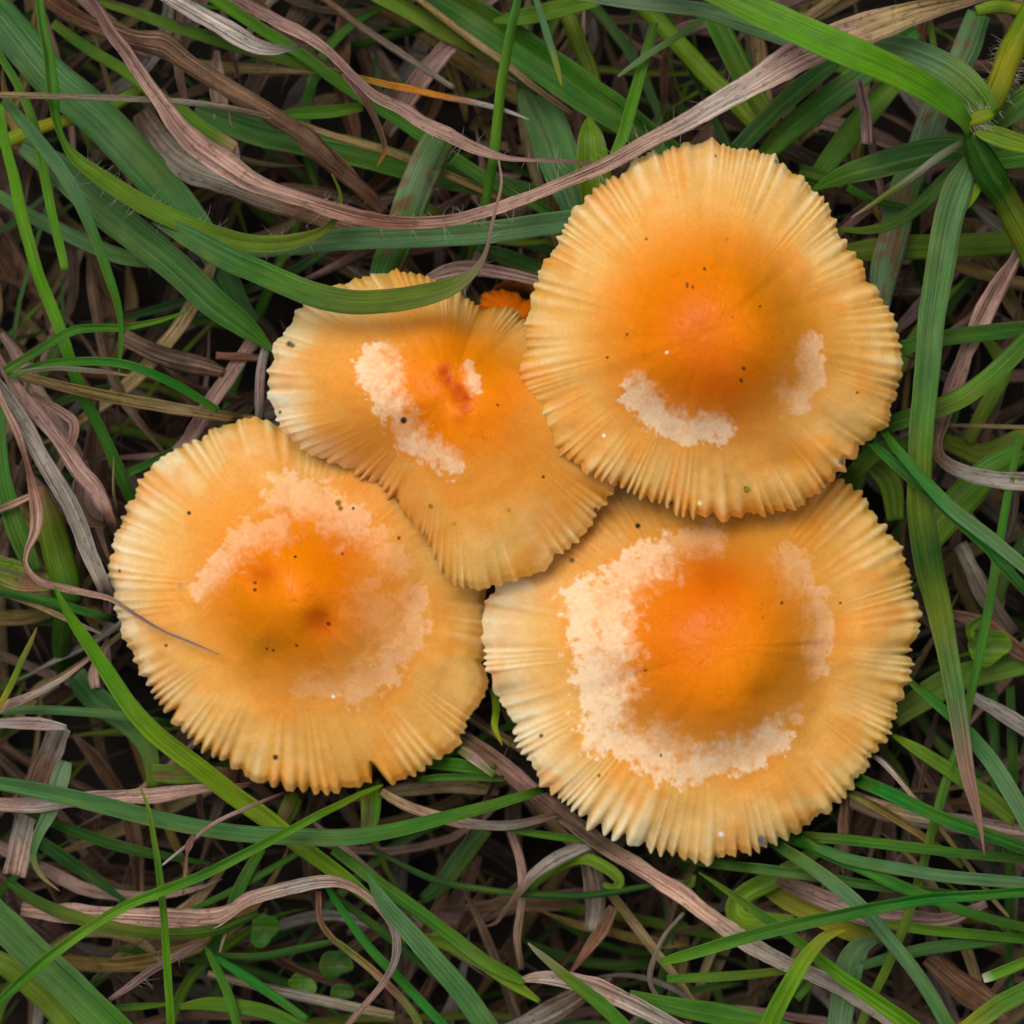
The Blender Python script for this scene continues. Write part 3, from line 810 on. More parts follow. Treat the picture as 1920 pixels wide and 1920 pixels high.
B(['straw','ash','straw','ochre'], [(-10,178),(140,182),(300,188),(400,198),(480,214),(560,233),(640,260),(740,288),(850,333),(950,376)], [12,12,12,12,13,14,15,16,16,14], [4.1,4.15,3.6,2.6,2.3,2.3,2.2],
  'thin straw stalk running level across the broad blue-green blade', kind='stem', name='straw_stalk')
B(['umber','brown','umber'], [(78,-12),(133,27),(200,57),(260,77),(300,84),(318,92),(350,117),(400,150),(467,190),(517,220),(567,253),(600,287),(640,322),(690,365),(720,398)], [28,34,34,36,46,42,36,34,34,34,36,40,34,30,22], [2.9,2.9,2.9,2.8,2.7,2.5,2.3],
  'dark brown woody twig with a knuckle, crossing under the long curved dry blade', kind='stem', name='twig', cat='twig')
B(['purple','pink','purple','pink','rust','pink','pink','pink','pale','pink','straw','brown'], [(162,-12),(187,27),(207,60),(233,93),(260,133),(283,167),(307,200),(333,237),(367,272),(417,308),(467,341),(517,361),(583,382),(640,400),(690,412),(757,419),(840,415),(923,394),(1007,363),(1073,336),(1140,307),(1190,280),(1240,253),(1280,233),(1347,193),(1413,157),(1480,116),(1545,84),(1613,60),(1680,36),(1740,18),(1800,5),(1870,-10)],
  [18,22,24,25,26,28,30,38,46,46,38,30,30,30,28,24,22,22,22,24,26,28,31,34,40,46,54,60,58,50,40,26,14], [4.1,4.1,4.1,4.2,4.2,4.3,4.4,4.5,4.6,4.7,4.7],
  'long reddish dry blade curving from the twig up past the uppermost cap', hairs=70, hairspan=(.3,.75), fold=.35, groove=5, k=17, roll=[.2,.1,.3,.5,.2,.2,.1,0,.1,.1,.2,.2], free=True)
B(['purple','pink','purple','pink','pink','purple'], [(430,-10),(483,20),(533,47),(583,73),(617,97),(642,122),(673,153),(707,183),(750,204),(790,230),(840,254),(890,277),(923,289),(957,297),(1007,300),(1057,302),(1090,305),(1122,308)], [20,24,24,22,18,16,17,20,24,26,26,23,16,10,8,7,6,4], [3.6,3.7,3.7,3.6,3.6,3.7,3.8,3.9],
  'reddish dry blade tapering to a thread where it meets the long curved dry blade', hairs=20, hairspan=(.6,.98), fold=.4, groove=4, k=13)
B(['grey','pale','grey','brown'], [(310,-8),(360,20),(400,43),(450,73),(483,89),(517,95),(550,90),(585,84)], [26,30,31,36,32,20,9,3], [2.9,3.1,3.2,3.2,3.2],
  'pale grey mildewed dry blade with a curled pointed tip', fold=.5)
B(['olive','green','olive'], [(185,2),(250,22),(300,40),(367,63),(433,84),(533,113),(640,139)], [16,20,22,22,22,20,14], 2.5, 'narrow mottled green blade passing under the pale grey mildewed blade', spots='brown')
B(['bright','green','green','dark'], [(400,-6),(500,60),(567,103),(640,157),(707,200),(773,243),(840,290),(907,333),(973,367),(1042,406)], [22,22,22,22,22,23,24,24,22,18], [2.6,2.6,2.5,2.4,2.4,2.3],
  'long narrow green blade passing beneath both reddish dry blades')
B(['olive','green','leafgreen','leafgreen','leafgreen','leafgreen','leafgreen','leafgreen','straw'], [(98,43),(167,93),(233,133),(290,178),(345,212),(385,244),(432,272),(442,279)], [18,22,22,22,22,23,22,18], 2.5, 'olive-green blade with a bleached cut end below the long dry blade', jag=.8)
B(['lime','yellow','lime','leafgreen'], [(-8,272),(45,251),(93,233),(140,222),(200,204),(260,170),(280,160)], [24,30,24,24,26,24,14], [2.0,1.9,1.9,1.9,2.0], 'yellow-green jointed stem under the broad blue-green blade', kind='stem', name='grass_stalk')
B(['bright','bright','green','dark'], [(0,195),(10,267),(27,333),(40,400),(57,460),(73,517),(100,583),(120,638),(140,700),(160,750),(190,807),(217,867),(247,937),(262,975)], [14,18,22,24,24,24,24,24,24,24,22,24,22,14], [3.1,3.1,3.0,2.9,2.8,2.6,2.4,2.3],
  'long bright green blade running down under the mottled straw stalk to the dented cap')
B(['green','bright'], [(-10,85),(33,157),(60,217),(77,283),(90,350),(103,417),(117,473),(123,505)], [14,16,18,19,19,18,17,15], [3.2,3.3,3.3,3.3], 'bright green blade cut off square below the hairy lime blade', jag=.3, fold=.6)
B(['teal','blue','green'], [(-10,362),(50,400),(117,433),(183,463),(233,481),(300,491),(350,497)], [22,26,28,30,30,26,16], 2.4, 'blue-green blade sliding under the straight grey-green blade')
B('blue', [(400,472),(470,465),(533,460),(640,449),(773,444),(907,436),(1010,422),(1100,412)], [26,36,40,42,43,42,42,42], [2.7,3.1,3.2,3.2,3.1,3.1], 'level blue-green blade with a central crease, tucked under the uppermost cap', fold=.35)
B(['teal','greyteal','green','teal'], [(834,250),(815,285),(795,328),(773,383),(750,450),(728,500),(712,545)], [56,60,62,62,62,60,46], [2.7,2.7,2.6,2.6], 'broad blade blotched with red-brown, its upper end torn', spots='rust', jag=1.2)
B(['dark','green','dark'], [(815,-15),(907,40),(973,87),(1040,133),(1107,183),(1173,227),(1223,259),(1300,312)], [62,70,72,72,70,60,46,30], 2.2, 'wide dark green blade crossing under the thin upright green blade', fold=.5)
B(['leafgreen','olive','dark'], [(705,-12),(773,20),(840,57),(907,90),(957,125),(1010,172)], [28,34,38,36,30,16], 2.0, 'olive-green blade beside the wide dark green blade')
B(['ochre','straw','brown'], [(775,-8),(840,40),(890,78),(940,113),(1007,167),(1073,213)], [12,15,16,15,13,8], 2.4, 'straw-brown stalk lying along the wide dark green blade', kind='stem', name='straw_stalk')
B(['green','bright','green','olive'], [(973,-8),(957,67),(943,150),(933,233),(923,317),(910,385),(890,455),(872,505)], [15,18,19,19,18,17,14,9], [3.4,3.4,3.3,3.2,3.1,2.8,2.6], 'thin upright green blade crossing behind the two reddish dry blades')
B(['blue','blue','yellow'], [(1003,-8),(1023,57),(1040,110),(1048,140),(1053,162)], [11,14,12,8,3], 3.5, 'short slim green blade ending in a yellow tip over the wide dark green blade')
B(['green','orange','orange','pale','white'], [(655,138),(683,147),(723,157),(790,171),(873,188),(940,205),(993,225)], [8,11,13,13,12,9,3], [3.0,3.1,3.1,3.1], 'blade withered orange then white towards its tip')
B(['dark','teal','deepteal'], [(985,160),(1005,195),(1030,245),(1050,300),(1070,350),(1090,405)], [40,68,78,78,72,56], [1.9,2.0,2.1], 'broad smooth teal leaf between the wide dark blade and the uppermost cap', fold=.2)
B(['leafgreen','leafgreen','olive'], [(1104,216),(1105,235),(1108,262),(1111,300),(1113,340),(1110,385)], [3,26,50,64,62,40], [2.5,2.7,2.7,2.5], 'pointed olive-green leaf standing behind the long curved dry blade', name='leaf', cat='leaf', fold=.3, grp=False)
B(['green','bright'], [(1228,42),(1207,117),(1187,187),(1170,250),(1150,300)], [16,21,23,23,18], 2.8, 'upright green blade reaching the long dry blade just before the uppermost cap')
B(['greyteal','green'], [(1158,144),(1180,127),(1223,97),(1280,62),(1332,24)], [4,9,12,13,12], 3.0, 'fine grey-green blade slanting across the lime stem')
B(['leafgreen','lime','olive'], [(1198,0),(1270,80),(1330,145),(1380,193),(1425,245)], [34,36,37,36,30], 2.1, 'thick smooth lime stem leaning behind the long dry blade', kind='stem', name='grass_stalk')
B(['olive','olive'], [(1062,20),(1090,93),(1105,130),(1118,170)], [32,33,32,24], 1.7, 'short thick olive stem in shade above the pointed leaf', kind='stem', name='grass_stalk')
B('leafgreen', [(925,40),(975,33),(1040,19),(1120,0)], [8,30,34,26], 2.6, 'leaf-green blade crossing the thin upright blade')
B(['mud','ash','brown','umber'], [(262,210),(283,242),(317,284),(367,317),(433,341),(500,367),(570,390),(640,412),(730,436)], [36,52,58,58,54,50,46,40,24], [2.2,2.3,2.2,2.1], 'wide weathered grey-brown stalk under the long curved dry blade', curl=-.6)
B(['purple','brown'], [(855,72),(807,127),(773,173),(723,252)], [36,38,36,24], 1.9, 'wide brown dry blade behind the orange and white withered blade')
B(['purple','purple','brown','brown','brown','orange'], [(645,136),(668,165),(690,197),(712,245),(721,280),(707,312)], [12,15,14,11,8,2], [3.5,3.4,3.3,3.2], 'thin dry tail hanging from the tapering reddish blade')
B(['teal','green','dark'], [(365,205),(470,246),(560,268),(640,283),(760,312),(900,346),(1015,368)], [40,54,56,54,52,48,34], 1.8, 'wide shaded green blade under the straw stalk and the twig')
B(['pink','purple','pink'], [(800,523),(835,510),(873,503),(940,511),(1015,528)], [12,26,29,24,20], 2.9, 'dry pinkish strip squeezed between the saddle-shaped and uppermost caps', curl=.6)
B('dark', [(895,462),(935,478),(973,491),(1040,516)], [16,30,32,30], 2.4, 'dark green blade just below the level creased blade')
B(['green','leafgreen'], [(520,215),(570,212),(625,208),(680,200)], [10,22,24,16], 2.1, 'small green blade end in the shade beside the twig')
B(['brown','ash'], [(600,-8),(670,45),(760,105),(850,165)], [12,14,14,10], 1.9, 'slender brown stalk deep behind the tapering reddish blade', kind='stem', name='straw_stalk')

# --- the jointed grass by the corner above the uppermost mushroom
B(['greyteal','greyteal','blue','blue','blue','leafgreen'], [(1050,-12),(1180,5),(1280,14),(1330,23),(1430,53),(1540,80),(1640,92),(1705,108),(1765,135),(1805,165),(1832,193),(1853,220)], [12,24,28,32,42,52,64,70,76,76,66,46], [3.6,3.7,3.9,4.0,4.1,4.2,4.2,4.2,4.1],
  'broad grey-green blade with a pale crease bending to the hairy joint', fold=.12)
B(['leafgreen','bright','bright','bright','green'], [(1345,-12),(1430,27),(1513,65),(1580,93),(1647,121),(1713,152),(1763,184),(1800,217),(1822,250)], [50,58,60,60,57,52,46,32,20], [5.0,5.2,5.3,5.3,5.2,5.0,4.8,4.5],
  'bright green blade lying over the thick end of the long dry blade', fold=.3, free=True)
B(['dark','dark','olive','green'], [(1812,240),(1828,272),(1842,302),(1860,335),(1885,375),(1920,440),(1955,510)], [20,42,58,60,52,56,60], [4.4,4.3,4.1,3.6,3.2], 'stout green sheathed stem leading down from the hairy joint', kind='stem', name='grass_stalk')
B(['lime','yellow','olive'], [(1925,40),(1895,100),(1880,140),(1858,195),(1850,215)], [44,50,48,44,34], [3.4,3.7,4.0,4.1], 'hairy yellow-green stem above the joint', kind='stem', name='grass_stalk', hairs=60, hairspan=(.3,.98))
B(['yellow','lime'], [(1815,232),(1828,224),(1845,218),(1862,213)], [14,26,28,16], [4.5,4.6,4.6], 'yellow hairy collar of the grass joint', kind='stem', name='grass_joint', hairs=50, hairspan=(.05,.95), cat='grass stem')
B(['lime','leafgreen','lime'], [(1826,246),(1845,248),(1870,255),(1900,265),(1935,275)], [10,28,36,36,30], [4.5,4.6,4.6], 'short pale green blade sticking out from the hairy joint', fold=.3)
B(['green','dark'], [(1932,180),(1897,205),(1862,236)], [48,50,36], 3.4, 'green blade end behind the hairy joint')
B(['green'], [(1932,290),(1890,296),(1845,300)], [50,50,30], 3.0, 'broad green blade end below the short pale blade')
B(['olive','ash','olive','straw'], [(1810,264),(1763,293),(1713,330),(1663,364),(1630,387),(1596,408)], [13,15,13,10,7,2], [4.2,4.2,4.3,4.4], 'slender grey-olive withered spike pointing away from the hairy joint')
B(['green','dark','dark'], [(1522,357),(1555,342),(1590,329),(1647,314),(1713,297),(1780,285),(1818,287)], [4,24,38,50,54,48,26], [3.2,3.4,3.5,3.6], 'dark green pointed blade reaching from the stout stem to the uppermost cap', fold=.5)
B(['olive','dark','dark'], [(1572,430),(1630,430),(1680,414),(1730,378),(1770,338),(1818,292)], [8,16,23,27,28,26], [3.4,3.6,3.7,3.8], 'dark green blade curving up under the withered spike')
B(['blue','blue','teal','teal','green','olive','dark','olive','teal','purple','purple'], [(1820,300),(1797,350),(1780,400),(1767,467),(1757,533),(1747,600),(1741,660),(1735,723),(1727,807),(1723,873),(1723,940),(1732,1007),(1743,1073),(1759,1140),(1773,1207),(1787,1280),(1800,1363),(1813,1447),(1829,1513),(1840,1563),(1846,1604)],
  [30,54,56,56,54,51,49,48,47,46,50,54,54,50,43,38,34,29,19,8,2], [3.8,4.0,4.1,4.2,4.2,4.1,4.1,4.1,4.2], 'long blue-green blade standing right beside both ribbed caps, purple at its tip', fold=.2)
B(['teal','greyteal','teal','greyteal'], [(1838,25),(1815,90),(1790,140),(1753,213),(1730,283),(1697,360),(1680,433),(1663,500),(1650,585)], [46,52,50,54,56,58,58,56,36], 2.3, 'grey-green blade with rusty eaten patches behind the withered spike', spots='rust')
B(['olive','leafgreen'], [(1585,474),(1650,466),(1713,462),(1813,460),(1930,452)], [34,44,46,46,44], 1.9, 'broad olive-green blade lying level in shade beside the uppermost cap')
B(['dark','dark'], [(1380,285),(1447,217),(1513,160),(1568,116)], [30,36,36,24], 2.7, 'dark blade of a pair fanning out under the long dry blade', fold=.5)
B(['leafgreen','green','teal','green'], [(1425,298),(1460,258),(1497,227),(1563,178),(1613,140),(1660,100),(1718,56)], [28,42,46,48,46,40,30], 2.5, 'paler blade of a pair fanning out under the long dry blade', fold=.3)
B(['green','leafgreen'], [(1522,345),(1580,267),(1630,207),(1675,158)], [30,44,44,34], 2.2, 'wide smooth green blade behind the hanging brown strip')
B(['purple','pink'], [(1610,152),(1616,185),(1623,217),(1625,270)], [16,20,20,18], 2.9, 'short brown dry strip hanging across the wide smooth blade', jag=.5)
B(['brown','purple'], [(1628,230),(1640,300),(1652,360),(1658,410)], [14,16,14,10], 2.1, 'brown stalk below the hanging strip', kind='stem', name='straw_stalk')
B(['green','dark'], [(1590,350),(1640,375),(1700,390)], [14,16,12], 2.5, 'small green blade just under the withered spike')
B(['dark','leafgreen'], [(1500,318),(1540,330),(1580,345)], [20,22,16], 2.3, 'green blade stub poking out beside the uppermost cap')
B(['green','olive'], [(1330,20),(1360,80),(1395,150),(1440,225)], [40,44,44,34], 1.8, 'deep green blade in the shade under the broad grey-green blade')
B(['lime','bright'], [(1838,345),(1820,370),(1803,395),(1788,424)], [16,22,14,3], 3.9, 'small fresh pointed shoot beside the stout sheathed stem')
B(['lime','olive','yellow'], [(1830,20),(1870,12),(1930,20)], [20,26,26], 3.0, 'yellow-green stem end at the head of the hairy stem', kind='stem', name='grass_stalk')

# --- down the side of the two ribbed caps
B(['pink','purple','pink','purple','brown','ash','grey'], [(1940,410),(1900,490),(1865,550),(1835,610),(1812,660),(1790,715),(1770,780),(1757,825),(1763,858),(1798,881),(1850,895),(1935,904)], [14,24,38,42,34,34,30,22,20,26,31,32], [3.0,3.0,2.9,2.9,3.0,3.1,3.1], 'dry purplish strip that bends sharply and ends as a grey stalk', fold=.3)
B(['green','leafgreen','dark'], [(1935,632),(1863,703),(1813,742),(1763,766),(1705,785),(1640,806)], [34,36,36,36,34,30], [3.4,3.5,3.5,3.3], 'broad green blade crossing over the purplish dry strip')
B(['dark','green'], [(1935,615),(1847,624),(1770,634),(1690,652)], [30,32,30,26], 3.2, 'dark green blade passing behind the long blue-green blade, above the purplish strip')
B(['emerald','dark','emerald','dark'], [(1622,822),(1680,872),(1747,930),(1797,978),(1847,1023),(1880,1063),(1940,1125)], [12,20,23,23,22,22,20], [4.2,4.5,4.6,4.6], 'dark one of two crossing slim blades over the long blue-green blade', fold=.6)
B(['green','emerald','blue','blue'], [(1645,795),(1680,840),(1730,897),(1780,950),(1847,1003),(1940,1078)], [10,17,22,26,27,24], [4.3,4.6,4.7,4.7], 'pale one of two crossing slim blades over the long blue-green blade', fold=.6)
B(['green','green','olive'], [(1912,815),(1890,923),(1870,1040),(1853,1140),(1837,1223),(1820,1300),(1800,1390),(1773,1467),(1747,1557),(1723,1647),(1697,1730),(1663,1813),(1630,1880),(1608,1935)], [12,15,17,17,16,16,17,18,17,17,17,17,17,15], [3.1,3.1,3.2,3.2,3.2,3.1,3.0,2.9], 'very long thin green blade running down beside the long blue-green blade')
B(['leafgreen','green'], [(1735,1025),(1770,975),(1813,928),(1860,885),(1920,850)], [48,60,62,54,40], 2.3, 'wide olive-green blade under the two crossing slim blades')
B(['olive','leafgreen','olive'], [(1815,830),(1840,780),(1865,735),(1884,695),(1868,660),(1845,630)], [22,28,30,28,24,16], 2.1, 'olive-green blade bent like a hook under the broad crossing blade')
B(['olive'], [(1770,826),(1810,842),(1850,852),(1935,812)], [26,38,40,36], 2.0, 'curved olive blade beside the bend of the purplish strip')
B(['leafgreen','green'], [(1580,905),(1640,850),(1705,828)], [30,32,22], 2.8, 'green blade poking out beneath the folded rim of the uppermost cap')
B(['olive','leafgreen'], [(1635,872),(1668,908),(1678,975)], [34,42,32], 2.2, 'olive leaf end between the frosted cap and the long blue-green blade')
B('straw', [(1770,797),(1850,799),(1935,801)], 8, 2.7, 'thin straw lying level across the olive hook', kind='stem', name='straw_stalk')
B(['olive','green'], [(1675,1348),(1740,1302),(1800,1270),(1935,1238)], [36,52,52,46], 2.1, 'wide shaded green blade beneath the tip of the long blue-green blade')
B(['olive','leafgreen','lime'], [(1858,1150),(1835,1165),(1818,1178),(1822,1200)], [6,18,22,12], 2.8, 'small curled leaf edge above the round leaf')
leaf(['leafgreen'], 1855, 1213, 38, 2.5, .4, 'round light green leaf beside the long thin blade')
B(['brown','rust','umber'], [(1780,1150),(1840,1170),(1900,1215),(1940,1240)], [16,30,34,26], 2.2, 'rusty brown dry leaf behind the round leaf')
B(['ash','mud'], [(1800,1020),(1840,1100),(1900,1190)], [30,36,30], 1.7, 'dull dark blade in the shade under the crossing blades')

# --- below the frosted mushroom
B(['emerald','emerald','green','bright'], [(1940,1671),(1847,1677),(1747,1684),(1647,1700),(1547,1721),(1447,1745),(1363,1768),(1280,1794),(1240,1804)], [18,20,22,24,25,25,24,20,12], [4.2,4.3,4.4,4.4,4.3], 'arched emerald blade lying on top of all those below the frosted cap', fold=.7, jag=.3)
B(['green','blue','blue','teal'], [(1415,1550),(1450,1578),(1513,1620),(1563,1657),(1613,1700),(1663,1757),(1713,1820),(1747,1870),(1785,1935)], [18,20,25,27,27,27,27,27,26], [3.2,3.5,3.7,3.7,3.6], 'blue-green blade slanting away under the arched emerald blade', fold=.4)
B(['green','emerald','green','dark'], [(1420,1545),(1470,1566),(1547,1597),(1613,1624),(1680,1657),(1747,1684),(1813,1710),(1935,1742)], [18,23,25,24,22,20,18], 3.3, 'dark green blade crossing under the long thin blade to the emerald arch')
B(['dark','green','dark'], [(1430,1562),(1488,1569),(1580,1573),(1713,1588),(1813,1601),(1935,1611)], [16,20,20,19,18], 3.45, 'level dark green blade just outside the frosted rim')
B(['green','blue','blue'], [(1460,1555),(1508,1578),(1560,1600),(1597,1613),(1680,1628),(1780,1644),(1935,1656)], [14,19,22,24,24,22], 3.4, 'level blue-green blade directly above the emerald arch')
B(['green','teal','green'], [(1280,1605),(1325,1616),(1413,1627),(1513,1640),(1613,1656),(1713,1667),(1795,1676)], [14,19,20,20,18,14], 3.0, 'thin green blade running out from beneath the frosted rim towards the emerald arch')
B(['emerald','emerald','dark'], [(1540,1430),(1590,1452),(1663,1487),(1747,1524),(1813,1551),(1935,1597)], [20,25,26,25,24], 3.7, 'glossy emerald blade crossing the tip of the long blue-green blade', fold=.6)
B(['green','emerald','blue','blue'], [(1702,1272),(1747,1310),(1800,1357),(1830,1390),(1880,1457),(1935,1555)], [12,18,22,30,34,32], [3.6,3.7,3.7,3.7], 'curved blue-green blade passing behind the long blue-green blade')
B(['lime','leafgreen','leafgreen','olive'], [(1668,1375),(1700,1394),(1730,1413),(1797,1457),(1847,1494),(1905,1538)], [3,16,24,30,36,30], 3.2, 'olive-green blade with a sharp free tip beside the frosted rim')
B(['pale','straw','ochre','straw'], [(1632,1415),(1650,1425),(1673,1447),(1720,1503),(1763,1553),(1813,1620),(1863,1687),(1892,1720)], [7,11,12,10,10,10,9,5], 3.0, 'bent thin straw slanting under the glossy emerald blade', kind='stem', name='straw_stalk')
B(['pink','straw','grey','pink'], [(1570,1492),(1647,1521),(1713,1540),(1813,1551),(1935,1568)], [28,36,38,36,34], 2.4, 'thick faded dry stalk lying below the glossy emerald blade', curl=-.7)
B(['leafgreen','ochre','ochre','olive'], [(1572,1480),(1630,1507),(1697,1547),(1747,1580),(1805,1625)], [12,16,17,16,12], 2.9, 'ochre stalk lying across the thick faded dry stalk', kind='stem', name='straw_stalk')
B(['brown','purple','mud','pink','grey','grey','pale'], [(858,1375),(923,1421),(990,1477),(1057,1528),(1123,1577),(1173,1608),(1240,1650),(1280,1675),(1330,1714),(1397,1762),(1463,1800),(1530,1829),(1597,1863),(1700,1930)], [24,30,32,31,30,31,33,33,32,31,30,30,31,32], [2.3,2.4,2.5,2.5,2.7,2.9,3.0,3.0], 'long straight dry stalk slanting from under the frosted cap down past the lime shoot', fold=.5, groove=4, k=15)
B(['yellow','lime','bright','bright'], [(1587,1742),(1565,1748),(1540,1763),(1507,1803),(1477,1853),(1453,1897),(1437,1935)], [6,16,22,29,32,34,34], [4.2,4.3,4.2,4.0], 'stubby yellow-green shoot crossing over the long straight dry stalk', fold=.35)
B(['olive','green','bright','bright'], [(1310,1636),(1363,1670),(1430,1717),(1480,1753),(1530,1793),(1580,1833),(1647,1877),(1712,1922)], [3,12,18,20,22,24,28,30], [3.4,3.6,3.6,3.5], 'green blade with a needle tip running beside the long straight dry stalk', fold=.7)
B(['greyteal','teal','greyteal'], [(1648,1762),(1618,1772),(1597,1800),(1588,1835),(1582,1870),(1572,1935)], [6,36,50,52,50,46], [2.6,2.9,2.9,2.8], 'broad grey-green leaf folded over at its top behind the yellow-green shoot', curl=.4)
B(['olive','leafgreen','lime','leafgreen'], [(1530,1595),(1463,1640),(1400,1672),(1376,1700),(1392,1726),(1447,1728),(1490,1722)], [26,36,38,36,34,30,14], 2.3, 'olive-green blade bent double under the frosted rim')
B(['olive','yellow','olive'], [(1425,1662),(1470,1683),(1513,1703),(1597,1747),(1655,1760)], [16,38,42,38,20], 2.1, 'yellowing leaf beneath the emerald arch')
B(['brown','pink','purple','pink'], [(1458,1648),(1547,1687),(1630,1717),(1713,1724),(1780,1722),(1850,1694)], [22,38,38,34,26,14], 2.4, 'reddish dry blade curving under the emerald arch')
B(['brown','umber','brown'], [(1740,1794),(1797,1840),(1847,1877),(1895,1905)], [34,52,50,34], 2.3, 'wide brown dead leaf below the slanting blue-green blade', curl=-.5)
B(['white','bright','bright','bright','bright','green'], [(1843,1834),(1855,1830),(1880,1820),(1935,1798)], [16,20,22,22], 3.5, 'green blade with a frayed white cut end', jag=.6)
B(['yellow','leafgreen','green'], [(1800,1935),(1840,1908),(1880,1880),(1940,1848)], [32,36,36,36], 3.3, 'green and yellow blade beside the frayed cut blade')
B('green', [(1180,1866),(1280,1890),(1347,1902),(1413,1914),(1490,1935)], [22,34,38,36,30], 2.8, 'green blade running under the foot of the yellow-green shoot')
B(['green','olive'], [(1250,1836),(1300,1834),(1380,1830),(1490,1818)], [14,17,17,14], 2.7, 'narrow olive blade passing under the long straight dry stalk')
B(['teal','teal','green'], [(1615,1812),(1713,1784),(1813,1770),(1935,1755)], [18,23,23,20], 2.9, 'shaded teal blade behind the slanting blue-green blade')
B(['leafgreen','green'], [(1650,1731),(1720,1740),(1780,1747),(1935,1762)], [14,20,20,18], 3.0, 'thin leaf-green blade just below the emerald arch')
B('dark', [(1863,1295),(1867,1413),(1869,1500),(1872,1600)], [16,18,18,16], 2.0, 'upright dark blade in shade behind the curved blue-green blade')
B('dark', [(1893,1285),(1898,1450),(1893,1600),(1893,1860)], [16,19,18,16], 1.9, 'long upright dark blade rising behind several level blades')
B(['grey','ash'], [(1825,1306),(1880,1338),(1935,1372)], [22,30,30], 2.3, 'greyish dry blade end beside the curved blue-green blade')
B(['rust','brown'], [(1588,1470),(1583,1547),(1588,1640)], [18,21,16], 2.5, 'reddish upright dry strip just outside the frosted rim')
B(['olive','deepteal'], [(1300,1640),(1290,1660),(1260,1655),(1240,1650)], [10,20,20,14], 2.4, 'small dull blade stub under the frosted rim')
B(['green','olive'], [(1490,1870),(1520,1835),(1540,1800)], [22,22,18], 2.5, 'short olive blade between the yellow-green shoot and the dry stalk')

# --- below the dented mushroom
B(['teal','teal','teal','teal','green','green'], [(-12,1467),(100,1488),(200,1513),(300,1538),(400,1556),(500,1567),(640,1571),(723,1561),(807,1541),(890,1520),(957,1500),(1022,1479)], [26,30,31,31,31,32,31,28,25,22,19,14], [3.5,3.6,3.6,3.6,3.5,3.4,3.2,3.0], 'long blue-green blade curving level below the dented cap to the frosted one', fold=.3)
B(['green','bright','bright','green','bright','lime'], [(-12,1887),(50,1830),(100,1787),(167,1740),(233,1700),(300,1673),(383,1640),(467,1597),(533,1563),(600,1527),(640,1508),(673,1491),(718,1472)], [17,20,21,20,19,19,19,18,16,15,13,10,5], [4.2,4.3,4.3,4.3,4.2,4.0,3.6,3.2], 'thin bright blade rising to the split in the dented rim', fold=.7, free=True)
B(['bright','bright','lime','lime','leafgreen'], [(103,1100),(118,1130),(133,1157),(167,1207),(200,1257),(250,1330),(300,1382),(367,1434),(433,1486),(500,1534),(567,1588),(640,1642),(700,1690)], [4,13,20,26,30,34,36,37,36,35,32,28,20], [3.9,3.9,3.8,3.7,3.6,3.4,3.2,3.0,2.9,2.8], 'bright lime blade slanting down close outside the dented rim', fold=.5)
B(['lime','green','bright','bright'], [(264,1478),(277,1513),(290,1580),(300,1647),(307,1713),(313,1797),(322,1935)], [3,7,11,14,14,15,16], [3.9,4.0,4.0,3.9,3.8], 'needle-tipped upright blade crossing the long level blade', fold=.7)
B(['teal','teal','green'], [(-40,1686),(10,1734),(60,1785),(112,1833),(160,1880),(230,1948)], [64,66,68,68,68,66], 3.4, 'widest green blade, lying under the thin bright blade', fold=.12)
B(['leafgreen','olive','leafgreen'], [(-20,1795),(30,1825),(67,1857),(105,1895),(140,1940)], [40,48,50,46,40], 2.7, 'olive-green blade peeping out under the widest blade')
B(['brown','pink','pink','pink','pink','grey','pink','pink','grey','pink','purple'], [(40,1703),(133,1713),(233,1718),(333,1723),(395,1726),(430,1712),(467,1687),(533,1667),(600,1654),(640,1656),(673,1671),(707,1700),(733,1733),(743,1767),(737,1807),(717,1843),(690,1877),(648,1925)], [26,38,39,38,36,27,26,26,23,18,14,12,12,14,14,13,12,10], [3.1,3.2,3.3,3.3,3.4,3.6,3.6,3.4,3.2], 'long pinkish dry ribbon that twists once and curls round at its end', fold=.25, groove=4, k=13, roll=[.1,.1,.1,.7,.2,.3,.6,.4,.3])
B(['dark','olive','dark'], [(14,1655),(67,1690),(133,1718),(233,1744),(333,1752),(417,1741),(485,1712)], [16,22,24,24,23,21,12], [3.4,3.5,3.5,3.1], 'dark green blade lying along the pinkish dry ribbon')
B(['pink','pale','pink','pink','rust'], [(-10,1507),(67,1510),(150,1499),(233,1494),(300,1490),(383,1478),(440,1475),(505,1466)], [25,28,27,30,29,18,12,5], 3.1, 'pale pink dry blade passing under the long level blade', fold=.2)
B(['pale','pink','pale'], [(-10,1357),(50,1357),(90,1359),(125,1364)], [18,23,21,10], 3.2, 'short whitish dry blade at the head of a grey-brown strap')
B(['ash','brown','ash','pink'], [(118,1362),(100,1405),(83,1445),(60,1505),(45,1560),(27,1640)], [42,46,46,46,46,40], [2.6,2.5,2.4,2.3], 'wide grey-brown dry strap hanging down under the pale pink blade', curl=.3)
B(['greyteal','greyteal','teal','straw'], [(126,1428),(120,1447),(112,1475),(97,1520),(74,1563),(63,1603),(77,1640),(112,1671)], [22,34,36,28,20,13,9,2], [2.9,3.0,3.0,3.0], 'grey-green blade curling away to a fine dry point', curl=.4)
B(['deepteal','teal','olive'], [(140,1265),(183,1313),(233,1347),(268,1383),(284,1430),(285,1475)], [42,48,48,40,30,20], 2.4, 'dark teal leaf bending under the bright lime blade')
B(['leafgreen','olive','rust'], [(286,1449),(330,1451),(367,1451),(450,1454)], [34,36,34,26], 2.6, 'mottled green and red blade stub beneath the dented rim', spots='rust', jag=.3)
